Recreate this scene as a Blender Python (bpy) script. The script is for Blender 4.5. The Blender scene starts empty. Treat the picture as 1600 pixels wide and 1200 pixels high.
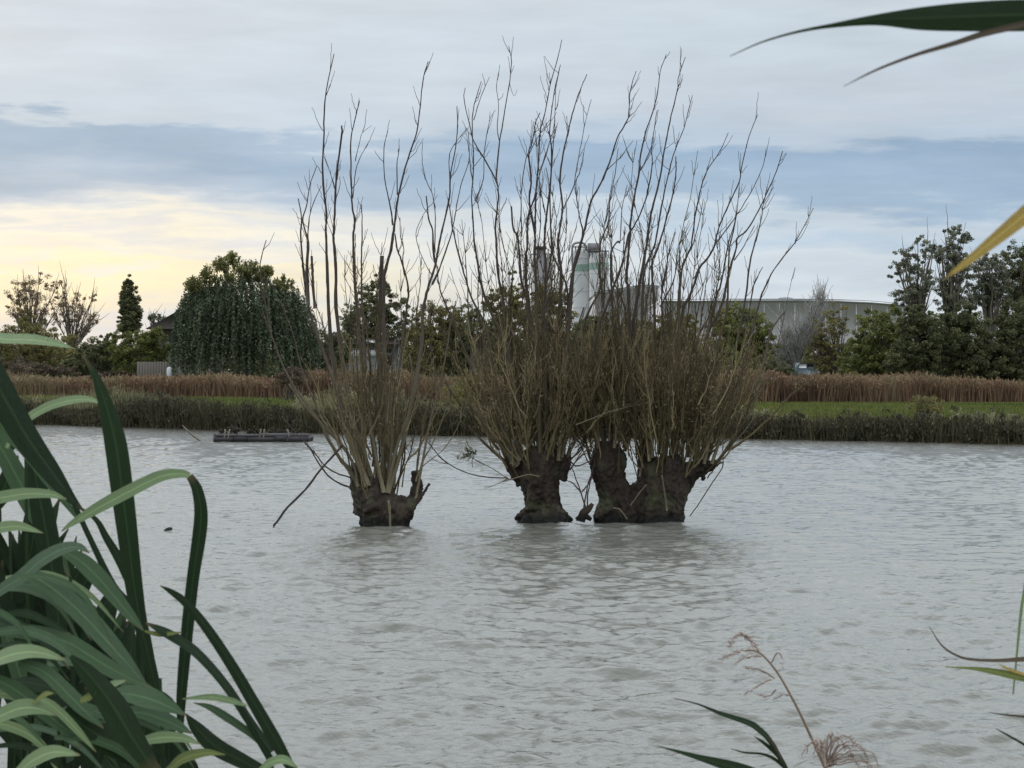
import bpy, math, random
import numpy as np
from mathutils import Vector
random.seed(7); rng = np.random.default_rng(7)
S = bpy.context.scene
COL = S.collection
F = 3300.0; CAMZ = 1.65            # focal length in px of a 1600 px wide picture, eye height above the water

# ------------------------------------------------------------------ camera, sky, sun, exposure
cam = bpy.data.cameras.new('camera'); camo = bpy.data.objects.new('camera', cam); COL.objects.link(camo)
camo.location = (0, 0, CAMZ); camo.rotation_euler = (math.radians(90), 0, 0)
cam.sensor_width = 36; cam.lens = 36 * F / 1600; cam.clip_start = 0.05; cam.clip_end = 6000
cam.dof.use_dof = True; cam.dof.focus_distance = 26; cam.dof.aperture_fstop = 36
S.camera = camo
S.view_settings.view_transform = 'Standard'; S.view_settings.look = 'None'
S.view_settings.exposure = 0; S.view_settings.gamma = 1
ZENITH = 4.0
SUN_AZ = math.radians(-32); SUN_EL = math.radians(9)        # low, ahead and to the left, behind thin cloud

def lin(r, g, b):
    f = lambda c: (c/255/12.92) if c/255 <= .04045 else ((c/255+.055)/1.055)**2.4
    return (f(r), f(g), f(b), 1)

world = bpy.data.worlds.new('World'); S.world = world; world.use_nodes = True
nt = world.node_tree; N = nt.nodes; L = nt.links; N.clear()
def nd(t, **k):
    n = N.new(t)
    for a, b in k.items(): setattr(n, a, b)
    return n
def mth(op, a, b=None, c=None, clamp=False):
    n = nd('ShaderNodeMath', operation=op, use_clamp=clamp)
    for i, v in enumerate((a, b, c)):
        if v is None: continue
        if isinstance(v, (int, float)): n.inputs[i].default_value = v
        else: L.new(v, n.inputs[i])
    return n.outputs[0]
out = nd('ShaderNodeOutputWorld'); bg = nd('ShaderNodeBackground'); L.new(bg.outputs[0], out.inputs[0])
sky = nd('ShaderNodeTexSky', sky_type='NISHITA'); sky.sun_disc = False
sky.sun_elevation = SUN_EL; sky.sun_rotation = SUN_AZ
tc = nd('ShaderNodeTexCoord'); nm = nd('ShaderNodeVectorMath', operation='NORMALIZE'); L.new(tc.outputs['Generated'], nm.inputs[0])
sp = nd('ShaderNodeSeparateXYZ'); L.new(nm.outputs[0], sp.inputs[0])
X, Y, Z = sp.outputs
az = mth('ARCTAN2', X, Y)
def noise(sx, sz, scale, detail, rough=.5, off=0, lac=2.0):
    cb = nd('ShaderNodeCombineXYZ'); L.new(mth('MULTIPLY', az, sx), cb.inputs[0]); L.new(mth('MULTIPLY', Z, sz), cb.inputs[1]); cb.inputs[2].default_value = off
    n = nd('ShaderNodeTexNoise'); n.inputs['Scale'].default_value = scale; n.inputs['Detail'].default_value = detail
    n.inputs['Roughness'].default_value = rough; L.new(cb.outputs[0], n.inputs['Vector']); return n.outputs['Fac']
n1 = noise(7, 34, 1.0, 5, .5, 3.1); n2 = noise(17, 100, 1.0, 6, .6, 9.7); n3 = noise(3, 60, 1.0, 3, .5, 20.3)
v = mth('ADD', Z, mth('MULTIPLY', mth('SUBTRACT', n1, .5), .055))
v = mth('ADD', v, mth('MULTIPLY', mth('SUBTRACT', n2, .5), .040))
v4 = mth('MULTIPLY', v, 4.0, clamp=True)
def ramp(pts, fac):
    r = nd('ShaderNodeValToRGB'); e = r.color_ramp.elements; e[0].position = pts[0][0]*4; e[0].color = lin(*pts[0][1]); e[1].position = pts[-1][0]*4; e[1].color = lin(*pts[-1][1])
    for p, c in pts[1:-1]:
        q = e.new(p*4); q.color = lin(*c)
    L.new(fac, r.inputs[0]); return r.outputs[0]
left = ramp([(0, (222,222,222)), (.030, (212,220,228)), (.041, (236,230,214)), (.050, (253,241,206)), (.056, (238,235,228)), (.062, (249,242,224)), (.069, (226,227,229)), (.074, (243,238,226)), (.081, (206,214,224)), (.090, (170,189,211)), (.103, (148,175,203)), (.114, (153,179,206)), (.119, (194,208,223)), (.150, (205,216,228)), (.20, (200,207,215)), (.25, (199,205,210))], v4)
right = ramp([(0, (220,230,238)), (.035, (214,226,238)), (.045, (203,217,232)), (.060, (212,225,237)), (.072, (188,208,229)), (.080, (202,217,232)), (.088, (166,191,218)), (.104, (153,181,211)), (.111, (190,207,226)), (.135, (203,214,228)), (.165, (209,221,232)), (.20, (204,211,218)), (.25, (199,205,210))], v4)
mx = nd('ShaderNodeMix', data_type='RGBA')
mf = mth('ADD', mth('MULTIPLY_ADD', az, 4.0, .70), mth('MULTIPLY', mth('SUBTRACT', n3, .5), .5), clamp=True)
L.new(mf, mx.inputs[0]); L.new(left, mx.inputs[6]); L.new(right, mx.inputs[7])
# bright wisps and broad shading of the cloud deck
n4 = noise(2.2, 9, 1.0, 6, .5, 41.0); n5 = noise(15, 95, 1.0, 5, .55, 55.0)
bri = mth('ADD', mth('MULTIPLY_ADD', mth('SUBTRACT', n4, .5), .34, 1.0), mth('MULTIPLY', mth('SUBTRACT', n5, .5), .30))
m2 = nd('ShaderNodeMix', data_type='RGBA', blend_type='MULTIPLY'); m2.inputs[0].default_value = 1
L.new(mx.outputs[2], m2.inputs[6]); L.new(bri, m2.inputs[7])
# the clear Nishita sky shows faintly through the cloud
sk = nd('ShaderNodeMix', data_type='RGBA', blend_type='MULTIPLY'); sk.inputs[0].default_value = 1; sk.inputs[7].default_value = (.1, .1, .1, 1); L.new(sky.outputs[0], sk.inputs[6])
m3 = nd('ShaderNodeMix', data_type='RGBA'); m3.inputs[0].default_value = .9; L.new(sk.outputs[2], m3.inputs[6]); L.new(m2.outputs[2], m3.inputs[7])
zr = nd('ShaderNodeMapRange', interpolation_type='SMOOTHSTEP'); zr.inputs[1].default_value = .15; zr.inputs[2].default_value = .6; zr.inputs[3].default_value = 1.0; zr.inputs[4].default_value = ZENITH; L.new(Z, zr.inputs[0])
L.new(m3.outputs[2], bg.inputs[0]); L.new(zr.outputs[0], bg.inputs[1])      # an overcast sky is brighter overhead

sl = bpy.data.lights.new('sun', 'SUN'); sl.energy = .7; sl.angle = math.radians(14); sl.color = (1, .93, .82)
so = bpy.data.objects.new('sun', sl); COL.objects.link(so)
so.rotation_euler = Vector((math.sin(SUN_AZ)*math.cos(SUN_EL), math.cos(SUN_AZ)*math.cos(SUN_EL), math.sin(SUN_EL))).to_track_quat('Z', 'Y').to_euler()

# ------------------------------------------------------------------ helpers
def P(px, py, D): return ((px-800)/F*D, D, CAMZ+(600-py)/F*D)
def setp(o, label=None, cat=None, group=None, kind=None):
    for k, w in (('label', label), ('category', cat), ('group', group), ('kind', kind)):
        if w: o[k] = w
    return o
def root(name, loc, label, cat, group=None):
    o = bpy.data.objects.new(name, None); COL.objects.link(o); o.location = loc; o.empty_display_size = .2
    return setp(o, label, cat, group)
class MB:
    def __init__(s): s.v = []; s.f = []; s.t = []; s.n = 0; s.uv = []
    def add(s, v, f, t=0.5, uv=None):
        v = np.asarray(v, dtype=np.float64).reshape(-1, 3); f = np.asarray(f, dtype=np.int64)
        s.v.append(v); s.f.append(f + s.n); s.n += len(v)
        s.t.append(np.broadcast_to(np.asarray(t, dtype=np.float32), (len(v),)).copy())
        s.uv.append(np.zeros((len(v), 2), np.float32) if uv is None else np.asarray(uv, np.float32))
    def build(s, name, mat, parent=None, smooth=False):
        me = bpy.data.meshes.new(name); V = np.concatenate(s.v)
        if parent is not None: V = V - np.array(parent.location)
        me.vertices.add(len(V)); me.vertices.foreach_set('co', V.ravel())
        tot = sum(f.size for f in s.f); idx = np.concatenate([f.ravel() for f in s.f]).astype(np.int32)
        cnt = np.concatenate([np.full(len(f), f.shape[1], np.int32) for f in s.f])
        me.loops.add(tot); me.loops.foreach_set('vertex_index', idx)
        me.polygons.add(len(cnt)); st = np.zeros(len(cnt), np.int32); st[1:] = np.cumsum(cnt)[:-1]
        me.polygons.foreach_set('loop_start', st); me.polygons.foreach_set('loop_total', cnt)
        if smooth: me.polygons.foreach_set('use_smooth', np.ones(len(cnt), bool))
        me.update(calc_edges=True)
        a = me.attributes.new('tint', 'FLOAT', 'POINT'); a.data.foreach_set('value', np.concatenate(s.t))
        u = me.uv_layers.new(name='UVMap'); u.data.foreach_set('uv', np.concatenate(s.uv)[idx].ravel())
        if mat: me.materials.append(mat)
        o = bpy.data.objects.new(name, me); COL.objects.link(o)
        if parent is not None: o.parent = parent
        return o
    def tube(s, pts, rad, sides=6, t=.5, cap=True):
        p = np.asarray(pts, float); n = len(p); rad = np.broadcast_to(np.asarray(rad, float), (n,))
        tan = np.gradient(p, axis=0); tan /= np.linalg.norm(tan, axis=1)[:, None]+1e-9
        up = np.array([0, 1, 0.]) if abs(tan[0][1]) < .9 else np.array([1., 0, 0])
        a = np.cross(tan, up); a /= np.linalg.norm(a, axis=1)[:, None]+1e-9; b = np.cross(tan, a)
        th = np.arange(sides)/sides*2*math.pi
        V = p[:, None] + rad[:, None, None]*(a[:, None]*np.cos(th)[None, :, None] + b[:, None]*np.sin(th)[None, :, None])
        i = np.arange(n-1)[:, None]*sides; j = np.arange(sides)[None]; k = (j+1) % sides
        fc = np.stack([i+j, i+k, i+sides+k, i+sides+j], -1).reshape(-1, 4)
        tt = np.broadcast_to(np.asarray(t, float), (n,)) if np.ndim(t) else np.full(n, t)
        base = s.n
        s.add(V.reshape(-1, 3), fc, np.repeat(tt, sides))
        if cap:
            for r in (0, n-1):
                c0 = r*sides + base - s.n
                cc = s.n; s.add([p[r]], np.zeros((0, 3), int), tt[r])
                q = np.stack([np.full(sides, cc), r*sides+base+np.arange(sides), r*sides+base+(np.arange(sides)+1) % sides], -1)
                s.f.append(q)
    def box(s, x0, x1, y0, y1, z0, z1, t=.5):
        v = [(x, y, z) for x in (x0, x1) for y in (y0, y1) for z in (z0, z1)]
        s.add(v, [(0,1,3,2), (4,6,7,5), (0,4,5,1), (2,3,7,6), (0,2,6,4), (1,5,7,3)], t)
    def quads(s, c, a, b, t):      # diamonds: centres, half axes
        V = np.stack([c-a, c-b*.9+a*.1, c+a, c+b*.9+a*.1], 1)
        n = len(c); s.add(V.reshape(-1, 3), np.arange(n*4).reshape(n, 4), np.repeat(t, 4))
def unit(n):
    d = rng.normal(size=(n, 3)); return d/np.linalg.norm(d, axis=1)[:, None]
def smooth_path(pts, sub=4, jit=0.0):
    p = np.asarray(pts, float); n = len(p)
    q = np.vstack([2*p[0]-p[1], p, 2*p[-1]-p[-2]]); o = []
    for i in range(n-1):
        a, b, c, d = q[i], q[i+1], q[i+2], q[i+3]
        for k in range(sub):
            u = k/sub; o.append(.5*((2*b)+(-a+c)*u+(2*a-5*b+4*c-d)*u*u+(-a+3*b-3*c+d)*u**3))
    o.append(p[-1]); o = np.array(o)
    if jit: o[1:-1] += rng.normal(size=(len(o)-2, 3))*jit
    return o

# ------------------------------------------------------------------ materials
def material(name, stops, rough=.8, nscale=None, namt=.3, trans=0, spec=.3, bump=0, bscale=20, coords='Object', stretch=(1, 1, 1), sheen=0):
    """colour ramp over the tint attribute, broken up by noise"""
    m = bpy.data.materials.new(name); m.use_nodes = True; t = m.node_tree; t.nodes.clear(); n = t.nodes; l = t.links
    o = n.new('ShaderNodeOutputMaterial'); b = n.new('ShaderNodeBsdfPrincipled')
    at = n.new('ShaderNodeAttribute'); at.attribute_name = 'tint'; fac = at.outputs['Fac']
    co = n.new('ShaderNodeTexCoord'); mp = n.new('ShaderNodeMapping'); mp.inputs['Scale'].default_value = stretch; l.new(co.outputs[coords], mp.inputs[0])
    if nscale:
        ns = n.new('ShaderNodeTexNoise'); ns.inputs['Scale'].default_value = nscale; ns.inputs['Detail'].default_value = 5; l.new(mp.outputs[0], ns.inputs['Vector'])
        a = n.new('ShaderNodeMath'); a.operation = 'MULTIPLY_ADD'; l.new(ns.outputs['Fac'], a.inputs[0]); a.inputs[1].default_value = namt*2; a.inputs[2].default_value = -namt
        c = n.new('ShaderNodeMath'); c.operation = 'ADD'; c.use_clamp = True; l.new(fac, c.inputs[0]); l.new(a.outputs[0], c.inputs[1]); fac = c.outputs[0]
    r = n.new('ShaderNodeValToRGB'); e = r.color_ramp.elements
    e[0].position = stops[0][0]; e[0].color = (*stops[0][1], 1); e[1].position = stops[-1][0]; e[1].color = (*stops[-1][1], 1)
    for p, cc in stops[1:-1]: q = e.new(p); q.color = (*cc, 1)
    l.new(fac, r.inputs[0]); l.new(r.outputs[0], b.inputs['Base Color'])
    b.inputs['Roughness'].default_value = rough; b.inputs['Specular IOR Level'].default_value = spec
    if bump:
        nb = n.new('ShaderNodeTexNoise'); nb.inputs['Scale'].default_value = bscale; nb.inputs['Detail'].default_value = 6; l.new(mp.outputs[0], nb.inputs['Vector'])
        bb = n.new('ShaderNodeBump'); bb.inputs['Strength'].default_value = bump; bb.inputs['Distance'].default_value = .02; l.new(nb.outputs['Fac'], bb.inputs['Height']); l.new(bb.outputs[0], b.inputs['Normal'])
    last = b.outputs[0]
    if trans:
        tr = n.new('ShaderNodeBsdfTranslucent'); l.new(r.outputs[0], tr.inputs[0]); mi = n.new('ShaderNodeMixShader'); mi.inputs[0].default_value = trans
        l.new(last, mi.inputs[1]); l.new(tr.outputs[0], mi.inputs[2]); last = mi.outputs[0]
    l.new(last, o.inputs[0]); return m
M = {}
M['bark'] = material('willow_bark', [(0, (0.0224,0.0163,0.0116)), (.4, (0.0638,0.0475,0.0335)), (.7, (0.159,0.123,0.0874)), (1, (0.319,0.259,0.186))], .9, 7, .6, bump=1, bscale=16, stretch=(1,1,.3))
def tideline(m):
    t = m.node_tree; n = t.nodes; l = t.links; b = [x for x in n if x.type == 'BSDF_PRINCIPLED'][0]; src = b.inputs['Base Color'].links[0].from_socket
    g = n.new('ShaderNodeNewGeometry'); sx = n.new('ShaderNodeSeparateXYZ'); l.new(g.outputs['Position'], sx.inputs[0]); ns = n.new('ShaderNodeTexNoise'); ns.inputs['Scale'].default_value = 9; l.new(g.outputs['Position'], ns.inputs[0])
    a = n.new('ShaderNodeMath'); a.operation = 'MULTIPLY_ADD'; l.new(ns.outputs['Fac'], a.inputs[0]); a.inputs[1].default_value = -.16; l.new(sx.outputs[2], a.inputs[2])
    mr = n.new('ShaderNodeMapRange'); mr.inputs[1].default_value = -.03; mr.inputs[2].default_value = .05; mr.inputs[3].default_value = 1; mr.inputs[4].default_value = 0; l.new(a.outputs[0], mr.inputs[0])
    mi = n.new('ShaderNodeMix'); mi.data_type = 'RGBA'; l.new(mr.outputs[0], mi.inputs[0]); l.new(src, mi.inputs[6]); mi.inputs[7].default_value = (.008, .008, .006, 1)
    ms = n.new('ShaderNodeTexNoise'); ms.inputs['Scale'].default_value = 3.2; ms.inputs['Detail'].default_value = 5; l.new(g.outputs['Position'], ms.inputs[0]); m2 = n.new('ShaderNodeMapRange'); m2.inputs[1].default_value = .52; m2.inputs[2].default_value = .66; m2.inputs[4].default_value = .6; l.new(ms.outputs['Fac'], m2.inputs[0])
    mo = n.new('ShaderNodeMix'); mo.data_type = 'RGBA'; l.new(m2.outputs[0], mo.inputs[0]); l.new(mi.outputs[2], mo.inputs[6]); mo.inputs[7].default_value = (.055, .065, .03, 1)
    fin = n.new('ShaderNodeMix'); fin.data_type = 'RGBA'; l.new(mr.outputs[0], fin.inputs[0]); l.new(mo.outputs[2], fin.inputs[6]); fin.inputs[7].default_value = (.008, .008, .006, 1)
    l.new(fin.outputs[2], b.inputs['Base Color'])
tideline(M['bark'])
M['shoot'] = material('willow_shoot', [(0, (0.12,0.0998,0.0608)), (.35, (0.0944,0.0764,0.0499)), (.62, (0.0496,0.0374,0.0296)), (1, (0.04,0.0281,0.0265))], .8, 5, .16, bump=.4, bscale=60)
M['twig'] = material('willow_twig', [(0, (0.0459,0.0351,0.0183)), (.6, (0.0991,0.0763,0.0352)), (1, (0.213,0.171,0.0913))], .85, 3, .15)
M['farbark'] = material('far_bark', [(0, (.03,.026,.02)), (1, (.16,.14,.11))], .9, 3, .3)
M['palebark'] = material('pale_bark', [(0, (.13,.125,.115)), (1, (.33,.32,.30))], .9, 3, .3)
M['soil'] = material('wet_mud', [(0, (.03,.022,.016)), (1, (.09,.07,.045))], .8, 1.5, .4, bump=.5, bscale=4)
def foliage(name, *st, tr=.25): return material(name, [(i/(len(st)-1), s) for i, s in enumerate(st)], .65, None, trans=tr, spec=.25)
M['weep'] = foliage('weeping_willow_leaves', (0.0439,0.0606,0.0347), (0.0879,0.11,0.0645), (0.169,0.187,0.104))
M['weeptop'] = foliage('pale_willow_leaves', (0.09,0.0977,0.036), (0.216,0.205,0.072), tr=.35)
M['dark'] = foliage('dark_leaves', (0.0411,0.048,0.0227), (0.0891,0.0958,0.0413), (0.153,0.15,0.0618))
M['green'] = foliage('green_leaves', (0.0481,0.0608,0.0166), (0.12,0.133,0.0358), (0.242,0.234,0.0689))
M['olive'] = foliage('olive_leaves', (0.0688,0.0636,0.0235), (0.147,0.131,0.0469), (0.255,0.224,0.0807))
M['autumn'] = foliage('autumn_leaves', (.06,.045,.03), (.16,.11,.065), (.26,.17,.10), tr=.4)
M['grey'] = foliage('grey_green_leaves', (0.0531,0.0621,0.0393), (0.129,0.138,0.0898), (0.258,0.255,0.168))
M['brown'] = foliage('brown_twig_leaves', (0.039,0.0286,0.0208), (0.0975,0.0728,0.0468), (0.156,0.117,0.078))
M['reedred'] = foliage('russet_reeds', (0.0472,0.0297,0.0189), (0.116,0.0699,0.0415), (0.178,0.112,0.0659), (0.147,0.127,0.0659), tr=.2)
M['bank'] = foliage('bank_plants', (0.029,0.0319,0.0174), (0.0725,0.0754,0.0348), (0.16,0.152,0.0798), (0.246,0.217,0.131), tr=.2)
M['bankdark'] = foliage('dark_bank_plants', (0.0193,0.0172,0.0113), (0.0414,0.0379,0.0207), (0.076,0.069,0.0311), tr=.15)
M['wither'] = foliage('withered_willow_leaves', (0.0493,0.0382,0.0179), (0.12,0.0951,0.0448), (0.211,0.166,0.096))
M['grass'] = foliage('grass_blades', (0.0452,0.0605,0.0122), (0.0814,0.0996,0.0203), (0.126,0.121,0.0338), tr=.2)
def reedleaf(name, c0, c1, rough, spec):
    m = material(name, [(0, c0), (1, c1)], rough, 9, .5, trans=.2, spec=spec, bump=.6, bscale=10, coords='UV', stretch=(9, .22, 1))
    t = m.node_tree; n = t.nodes; l = t.links; b = [x for x in n if x.type == 'BSDF_PRINCIPLED'][0]; tr = [x for x in n if x.type == 'BSDF_TRANSLUCENT'][0]
    src = b.inputs['Base Color'].links[0].from_socket; uv = n.new('ShaderNodeTexCoord'); sx = n.new('ShaderNodeSeparateXYZ'); l.new(uv.outputs['UV'], sx.inputs[0])
    def mt(op, a, c, cl=False):
        q = n.new('ShaderNodeMath'); q.operation = op; q.use_clamp = cl
        for i, v in enumerate((a, c)):
            if isinstance(v, (int, float)): q.inputs[i].default_value = v
            else: l.new(v, q.inputs[i])
        return q.outputs[0]
    rib = mt('SUBTRACT', 1, mt('MULTIPLY', mt('ABSOLUTE', mt('SUBTRACT', sx.outputs[0], .5), 0), 16), True)      # pale midrib
    tip = mt('MULTIPLY', mt('SUBTRACT', sx.outputs[1], 5.45), 2.2, True)                                         # withered tip
    sp_ = n.new('ShaderNodeTexNoise'); sp_.inputs['Scale'].default_value = 7; sp_.inputs['Detail'].default_value = 3; mp = n.new('ShaderNodeMapping'); mp.inputs['Scale'].default_value = (1.2, .9, 1); l.new(uv.outputs['UV'], mp.inputs[0]); l.new(mp.outputs[0], sp_.inputs['Vector'])
    oi = n.new('ShaderNodeObjectInfo'); l.new(oi.outputs['Random'], mp.inputs['Location'])
    spot = mt('MULTIPLY', mt('SUBTRACT', sp_.outputs['Fac'], .66), 9, True)                                      # blotches
    def mix(f, a, col):
        q = n.new('ShaderNodeMix'); q.data_type = 'RGBA'; l.new(f, q.inputs[0]); l.new(a, q.inputs[6]); q.inputs[7].default_value = (*col, 1); return q.outputs[2]
    c = mix(mt('MULTIPLY', rib, .55), src, tuple(min(1, x*2.1+.02) for x in c1)); c = mix(mt('MULTIPLY', spot, .5), c, (.10, .085, .035)); c = mix(mt('MULTIPLY', tip, .7), c, (.13, .095, .045))
    l.new(c, b.inputs['Base Color']); l.new(c, tr.inputs[0]); return m
M['leafdark'] = reedleaf('reed_leaf_dark', (0.0068,0.0212,0.00624), (0.0163,0.0393,0.0106), .42, .35)  # shade on blades turned away from the sky, painted into the green
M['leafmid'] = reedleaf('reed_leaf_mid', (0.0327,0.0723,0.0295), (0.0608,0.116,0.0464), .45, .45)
M['leafpale'] = reedleaf('reed_leaf_pale', (0.116,0.181,0.0786), (0.199,0.276,0.122), .5, .45)  # sky sheen on upward facing blades, painted in as a paler green
M['leafyellow'] = reedleaf('reed_leaf_yellow', (0.345,0.242,0.06), (0.529,0.385,0.11), .6, .3)
M['leafyg'] = reedleaf('reed_leaf_yellow_green', (.09,.12,.025), (.17,.20,.05), .5, .4)
M['leafdry'] = reedleaf('reed_leaf_dry', (.07,.055,.04), (.13,.10,.07), .7, .2)
M['stem'] = material('reed_stem', [(0, (0.00525,0.012,0.0042)), (1, (0.0175,0.0288,0.0126))], .8, 8, .3, spec=.05)
M['stemdry'] = material('dry_reed_stem', [(0, (0.112,0.08,0.056)), (1, (0.192,0.144,0.096))], .7, 20, .3)
M['panicle'] = material('reed_panicle', [(0, (0.14,0.09,0.0825)), (1, (0.42,0.33,0.27))], .9, None, trans=.2)

# ground of the field
def groundmat():
    m = bpy.data.materials.new('meadow'); m.use_nodes = True; t = m.node_tree; n = t.nodes; l = t.links
    b = n['Principled BSDF']; b.inputs['Roughness'].default_value = 1; b.inputs['Specular IOR Level'].default_value = 0
    co = n.new('ShaderNodeTexCoord'); a = n.new('ShaderNodeTexNoise'); a.inputs['Scale'].default_value = .09; a.inputs['Detail'].default_value = 6; l.new(co.outputs['Object'], a.inputs[0])
    c = n.new('ShaderNodeTexNoise'); c.inputs['Scale'].default_value = 2.5; c.inputs['Detail'].default_value = 5; l.new(co.outputs['Object'], c.inputs[0])
    s = n.new('ShaderNodeMath'); s.operation = 'MULTIPLY_ADD'; l.new(c.outputs['Fac'], s.inputs[0]); s.inputs[1].default_value = .5; l.new(a.outputs['Fac'], s.inputs[2])
    r = n.new('ShaderNodeValToRGB'); e = r.color_ramp.elements; e[0].position = .45; e[0].color = (.036,.044,.013,1); e[1].position = 1; e[1].color = (.075,.08,.028,1)
    q = e.new(.7); q.color = (.046,.064,.018,1); l.new(s.outputs[0], r.inputs[0])
    at = n.new('ShaderNodeAttribute'); at.attribute_name = 'tint'
    mi = n.new('ShaderNodeMix'); mi.data_type = 'RGBA'; l.new(at.outputs['Fac'], mi.inputs[0]); l.new(r.outputs[0], mi.inputs[7]); mi.inputs[6].default_value = (.04,.03,.02,1)
    l.new(mi.outputs[2], b.inputs['Base Color']); return m
M['meadow'] = groundmat()
def watermat():
    m = bpy.data.materials.new('lake_water'); m.use_nodes = True; t = m.node_tree; n = t.nodes; l = t.links
    b = n['Principled BSDF']; b.inputs['Base Color'].default_value = (.10,.10,.085,1); b.inputs['Roughness'].default_value = .06; b.inputs['IOR'].default_value = 1.333
    co = n.new('ShaderNodeTexCoord'); mp = n.new('ShaderNodeMapping'); mp.inputs['Scale'].default_value = (1, 1.35, 1); mp.inputs['Rotation'].default_value = (0,0,.12); l.new(co.outputs['Object'], mp.inputs[0])
    a = n.new('ShaderNodeTexNoise'); a.inputs['Scale'].default_value = 8; a.inputs['Detail'].default_value = 5; a.inputs['Roughness'].default_value = .6; l.new(mp.outputs[0], a.inputs[0])
    bb = n.new('ShaderNodeBump'); bb.inputs['Strength'].default_value = .6; bb.inputs['Distance'].default_value = .03; l.new(a.outputs['Fac'], bb.inputs['Height']); l.new(bb.outputs[0], b.inputs['Normal'])
    return m
M['water'] = watermat()

# ------------------------------------------------------------------ lake and land
SHX = np.array([-400, -60, -19.9, -10.8, -4.1, 2.0, 7.1, 13.9, 40, 400]); SHY = np.array([120, 97, 86.4, 75.6, 68, 65, 63.3, 57.3, 49, 40.])
def shore(x):
    x = np.asarray(x, float); return np.interp(x, SHX, SHY) + .25*np.sin(x*1.3)+.18*np.sin(x*3.1+1)
def gz(x, y):
    d = y - shore(x); lev = np.interp(x, [-30, 0, 20], [.85, .55, .48])
    return np.where(d < 0, -.4, np.interp(d, [0, .25, .9, 2.5, 8], [-.15, .12, .3, .45, 1.0])*lev/1.0*np.where(d < 8, 1, 1)) + .03*np.sin(x*.31)*np.sin(y*.23)*(d > 3)
def land():
    xs = np.unique(np.concatenate([np.linspace(-45, 45, 360), np.linspace(-2500, -45, 40), np.linspace(45, 2500, 40)]))
    off = np.concatenate([[-1.5, -.3, 0, .15, .3, .6, 1, 1.6, 2.5], np.geomspace(4, 2800, 60)])
    Xg = np.repeat(xs[:, None], len(off), 1); Yg = shore(xs)[:, None] + off[None]
    Zg = gz(Xg, Yg); Zg[:, 0] = -.6; Zg[:, 1] = -.25
    n, k = Xg.shape; i = np.arange(n-1)[:, None]*k; j = np.arange(k-1)[None]
    f = np.stack([i+j, i+k+j, i+k+j+1, i+j+1], -1).reshape(-1, 4)
    tint = np.clip((off-1.0)/2.5, 0, 1)[None].repeat(n, 0)
    mb = MB(); mb.add(np.stack([Xg, Yg, Zg], -1), f, tint.ravel()); setp(mb.build('ground', M['meadow'], smooth=True), kind='structure')
land()
def water():
    ys = np.concatenate([[1.0], np.geomspace(2.0, 104, 1500)])
    u = np.concatenate([-np.geomspace(8, 1.03, 14), np.linspace(-1, 1, 600), np.geomspace(1.03, 8, 14)])
    hw = .31*ys + .8
    Yg = np.repeat(ys[:, None], len(u), 1); Xg = hw[:, None]*u[None]
    dy = np.gradient(ys)[:, None]; dx = np.maximum(hw[:, None]*2/600, np.abs(np.gradient(u))[None]*hw[:, None])
    Zg = np.zeros_like(Xg); r = np.random.default_rng(3)
    # domain warp keeps the crests from running on in straight lines
    wx = Xg + .12*np.sin(Yg*.9+.7*np.sin(Xg*.6)); wy = Yg + .07*np.sin(Xg*1.4+1.1*np.sin(Yg*.5)) + .03*np.sin(Xg*4.3+Yg*.8)
    for q in range(110):
        lam = .07*(.62/.07)**r.random(); th = r.normal(0, .5) + math.pi/2 + .12; k = 2*math.pi/lam; kx, ky = k*math.cos(th), k*math.sin(th)
        a = .0026*(lam/.45)**.92
        att = np.clip(1.5 - 3.2*np.maximum(dy*abs(math.sin(th)), dx*abs(math.cos(th)))/lam, 0, 1)
        ph = r.random()*6.28; g = .6+.6*np.sin(wx*r.normal(0, .5)+wy*r.normal(0, .35)+r.random()*6)
        s = np.sin(kx*wx+ky*wy+ph); Zg += a*att*g*(np.exp(1.1*s)-1.33)*.9
    Zg *= 1 + .28*np.sin(Xg*.35+Yg*.12) 
    n, k = Xg.shape; i = np.arange(n-1)[:, None]*k; j = np.arange(k-1)[None]
    f = np.stack([i+j, i+j+1, i+k+j+1, i+k+j], -1).reshape(-1, 4)
    mb = MB(); mb.add(np.stack([Xg, Yg, Zg], -1), f, .5); setp(mb.build('water', M['water'], smooth=True), kind='structure')
water()
def near_bank():
    xs = np.linspace(-14, 14, 60); ys = np.array([-20, -6, -2, 0, .8, 1.3, 1.7, 2.2]); zs = np.array([.3, .25, .2, .15, .1, .05, -.03, -.3])
    V = [(x, y + .15*math.sin(x*2), z + .02*math.sin(x*5+y)) for x in xs for y, z in zip(ys, zs)]
    k = len(ys); f = [(i*k+j, (i+1)*k+j, (i+1)*k+j+1, i*k+j+1) for i in range(len(xs)-1) for j in range(k-1)]
    mb = MB(); mb.add(V, f, .5); setp(mb.build('near_bank', M['soil'], smooth=True), kind='structure')
near_bank()

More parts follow.
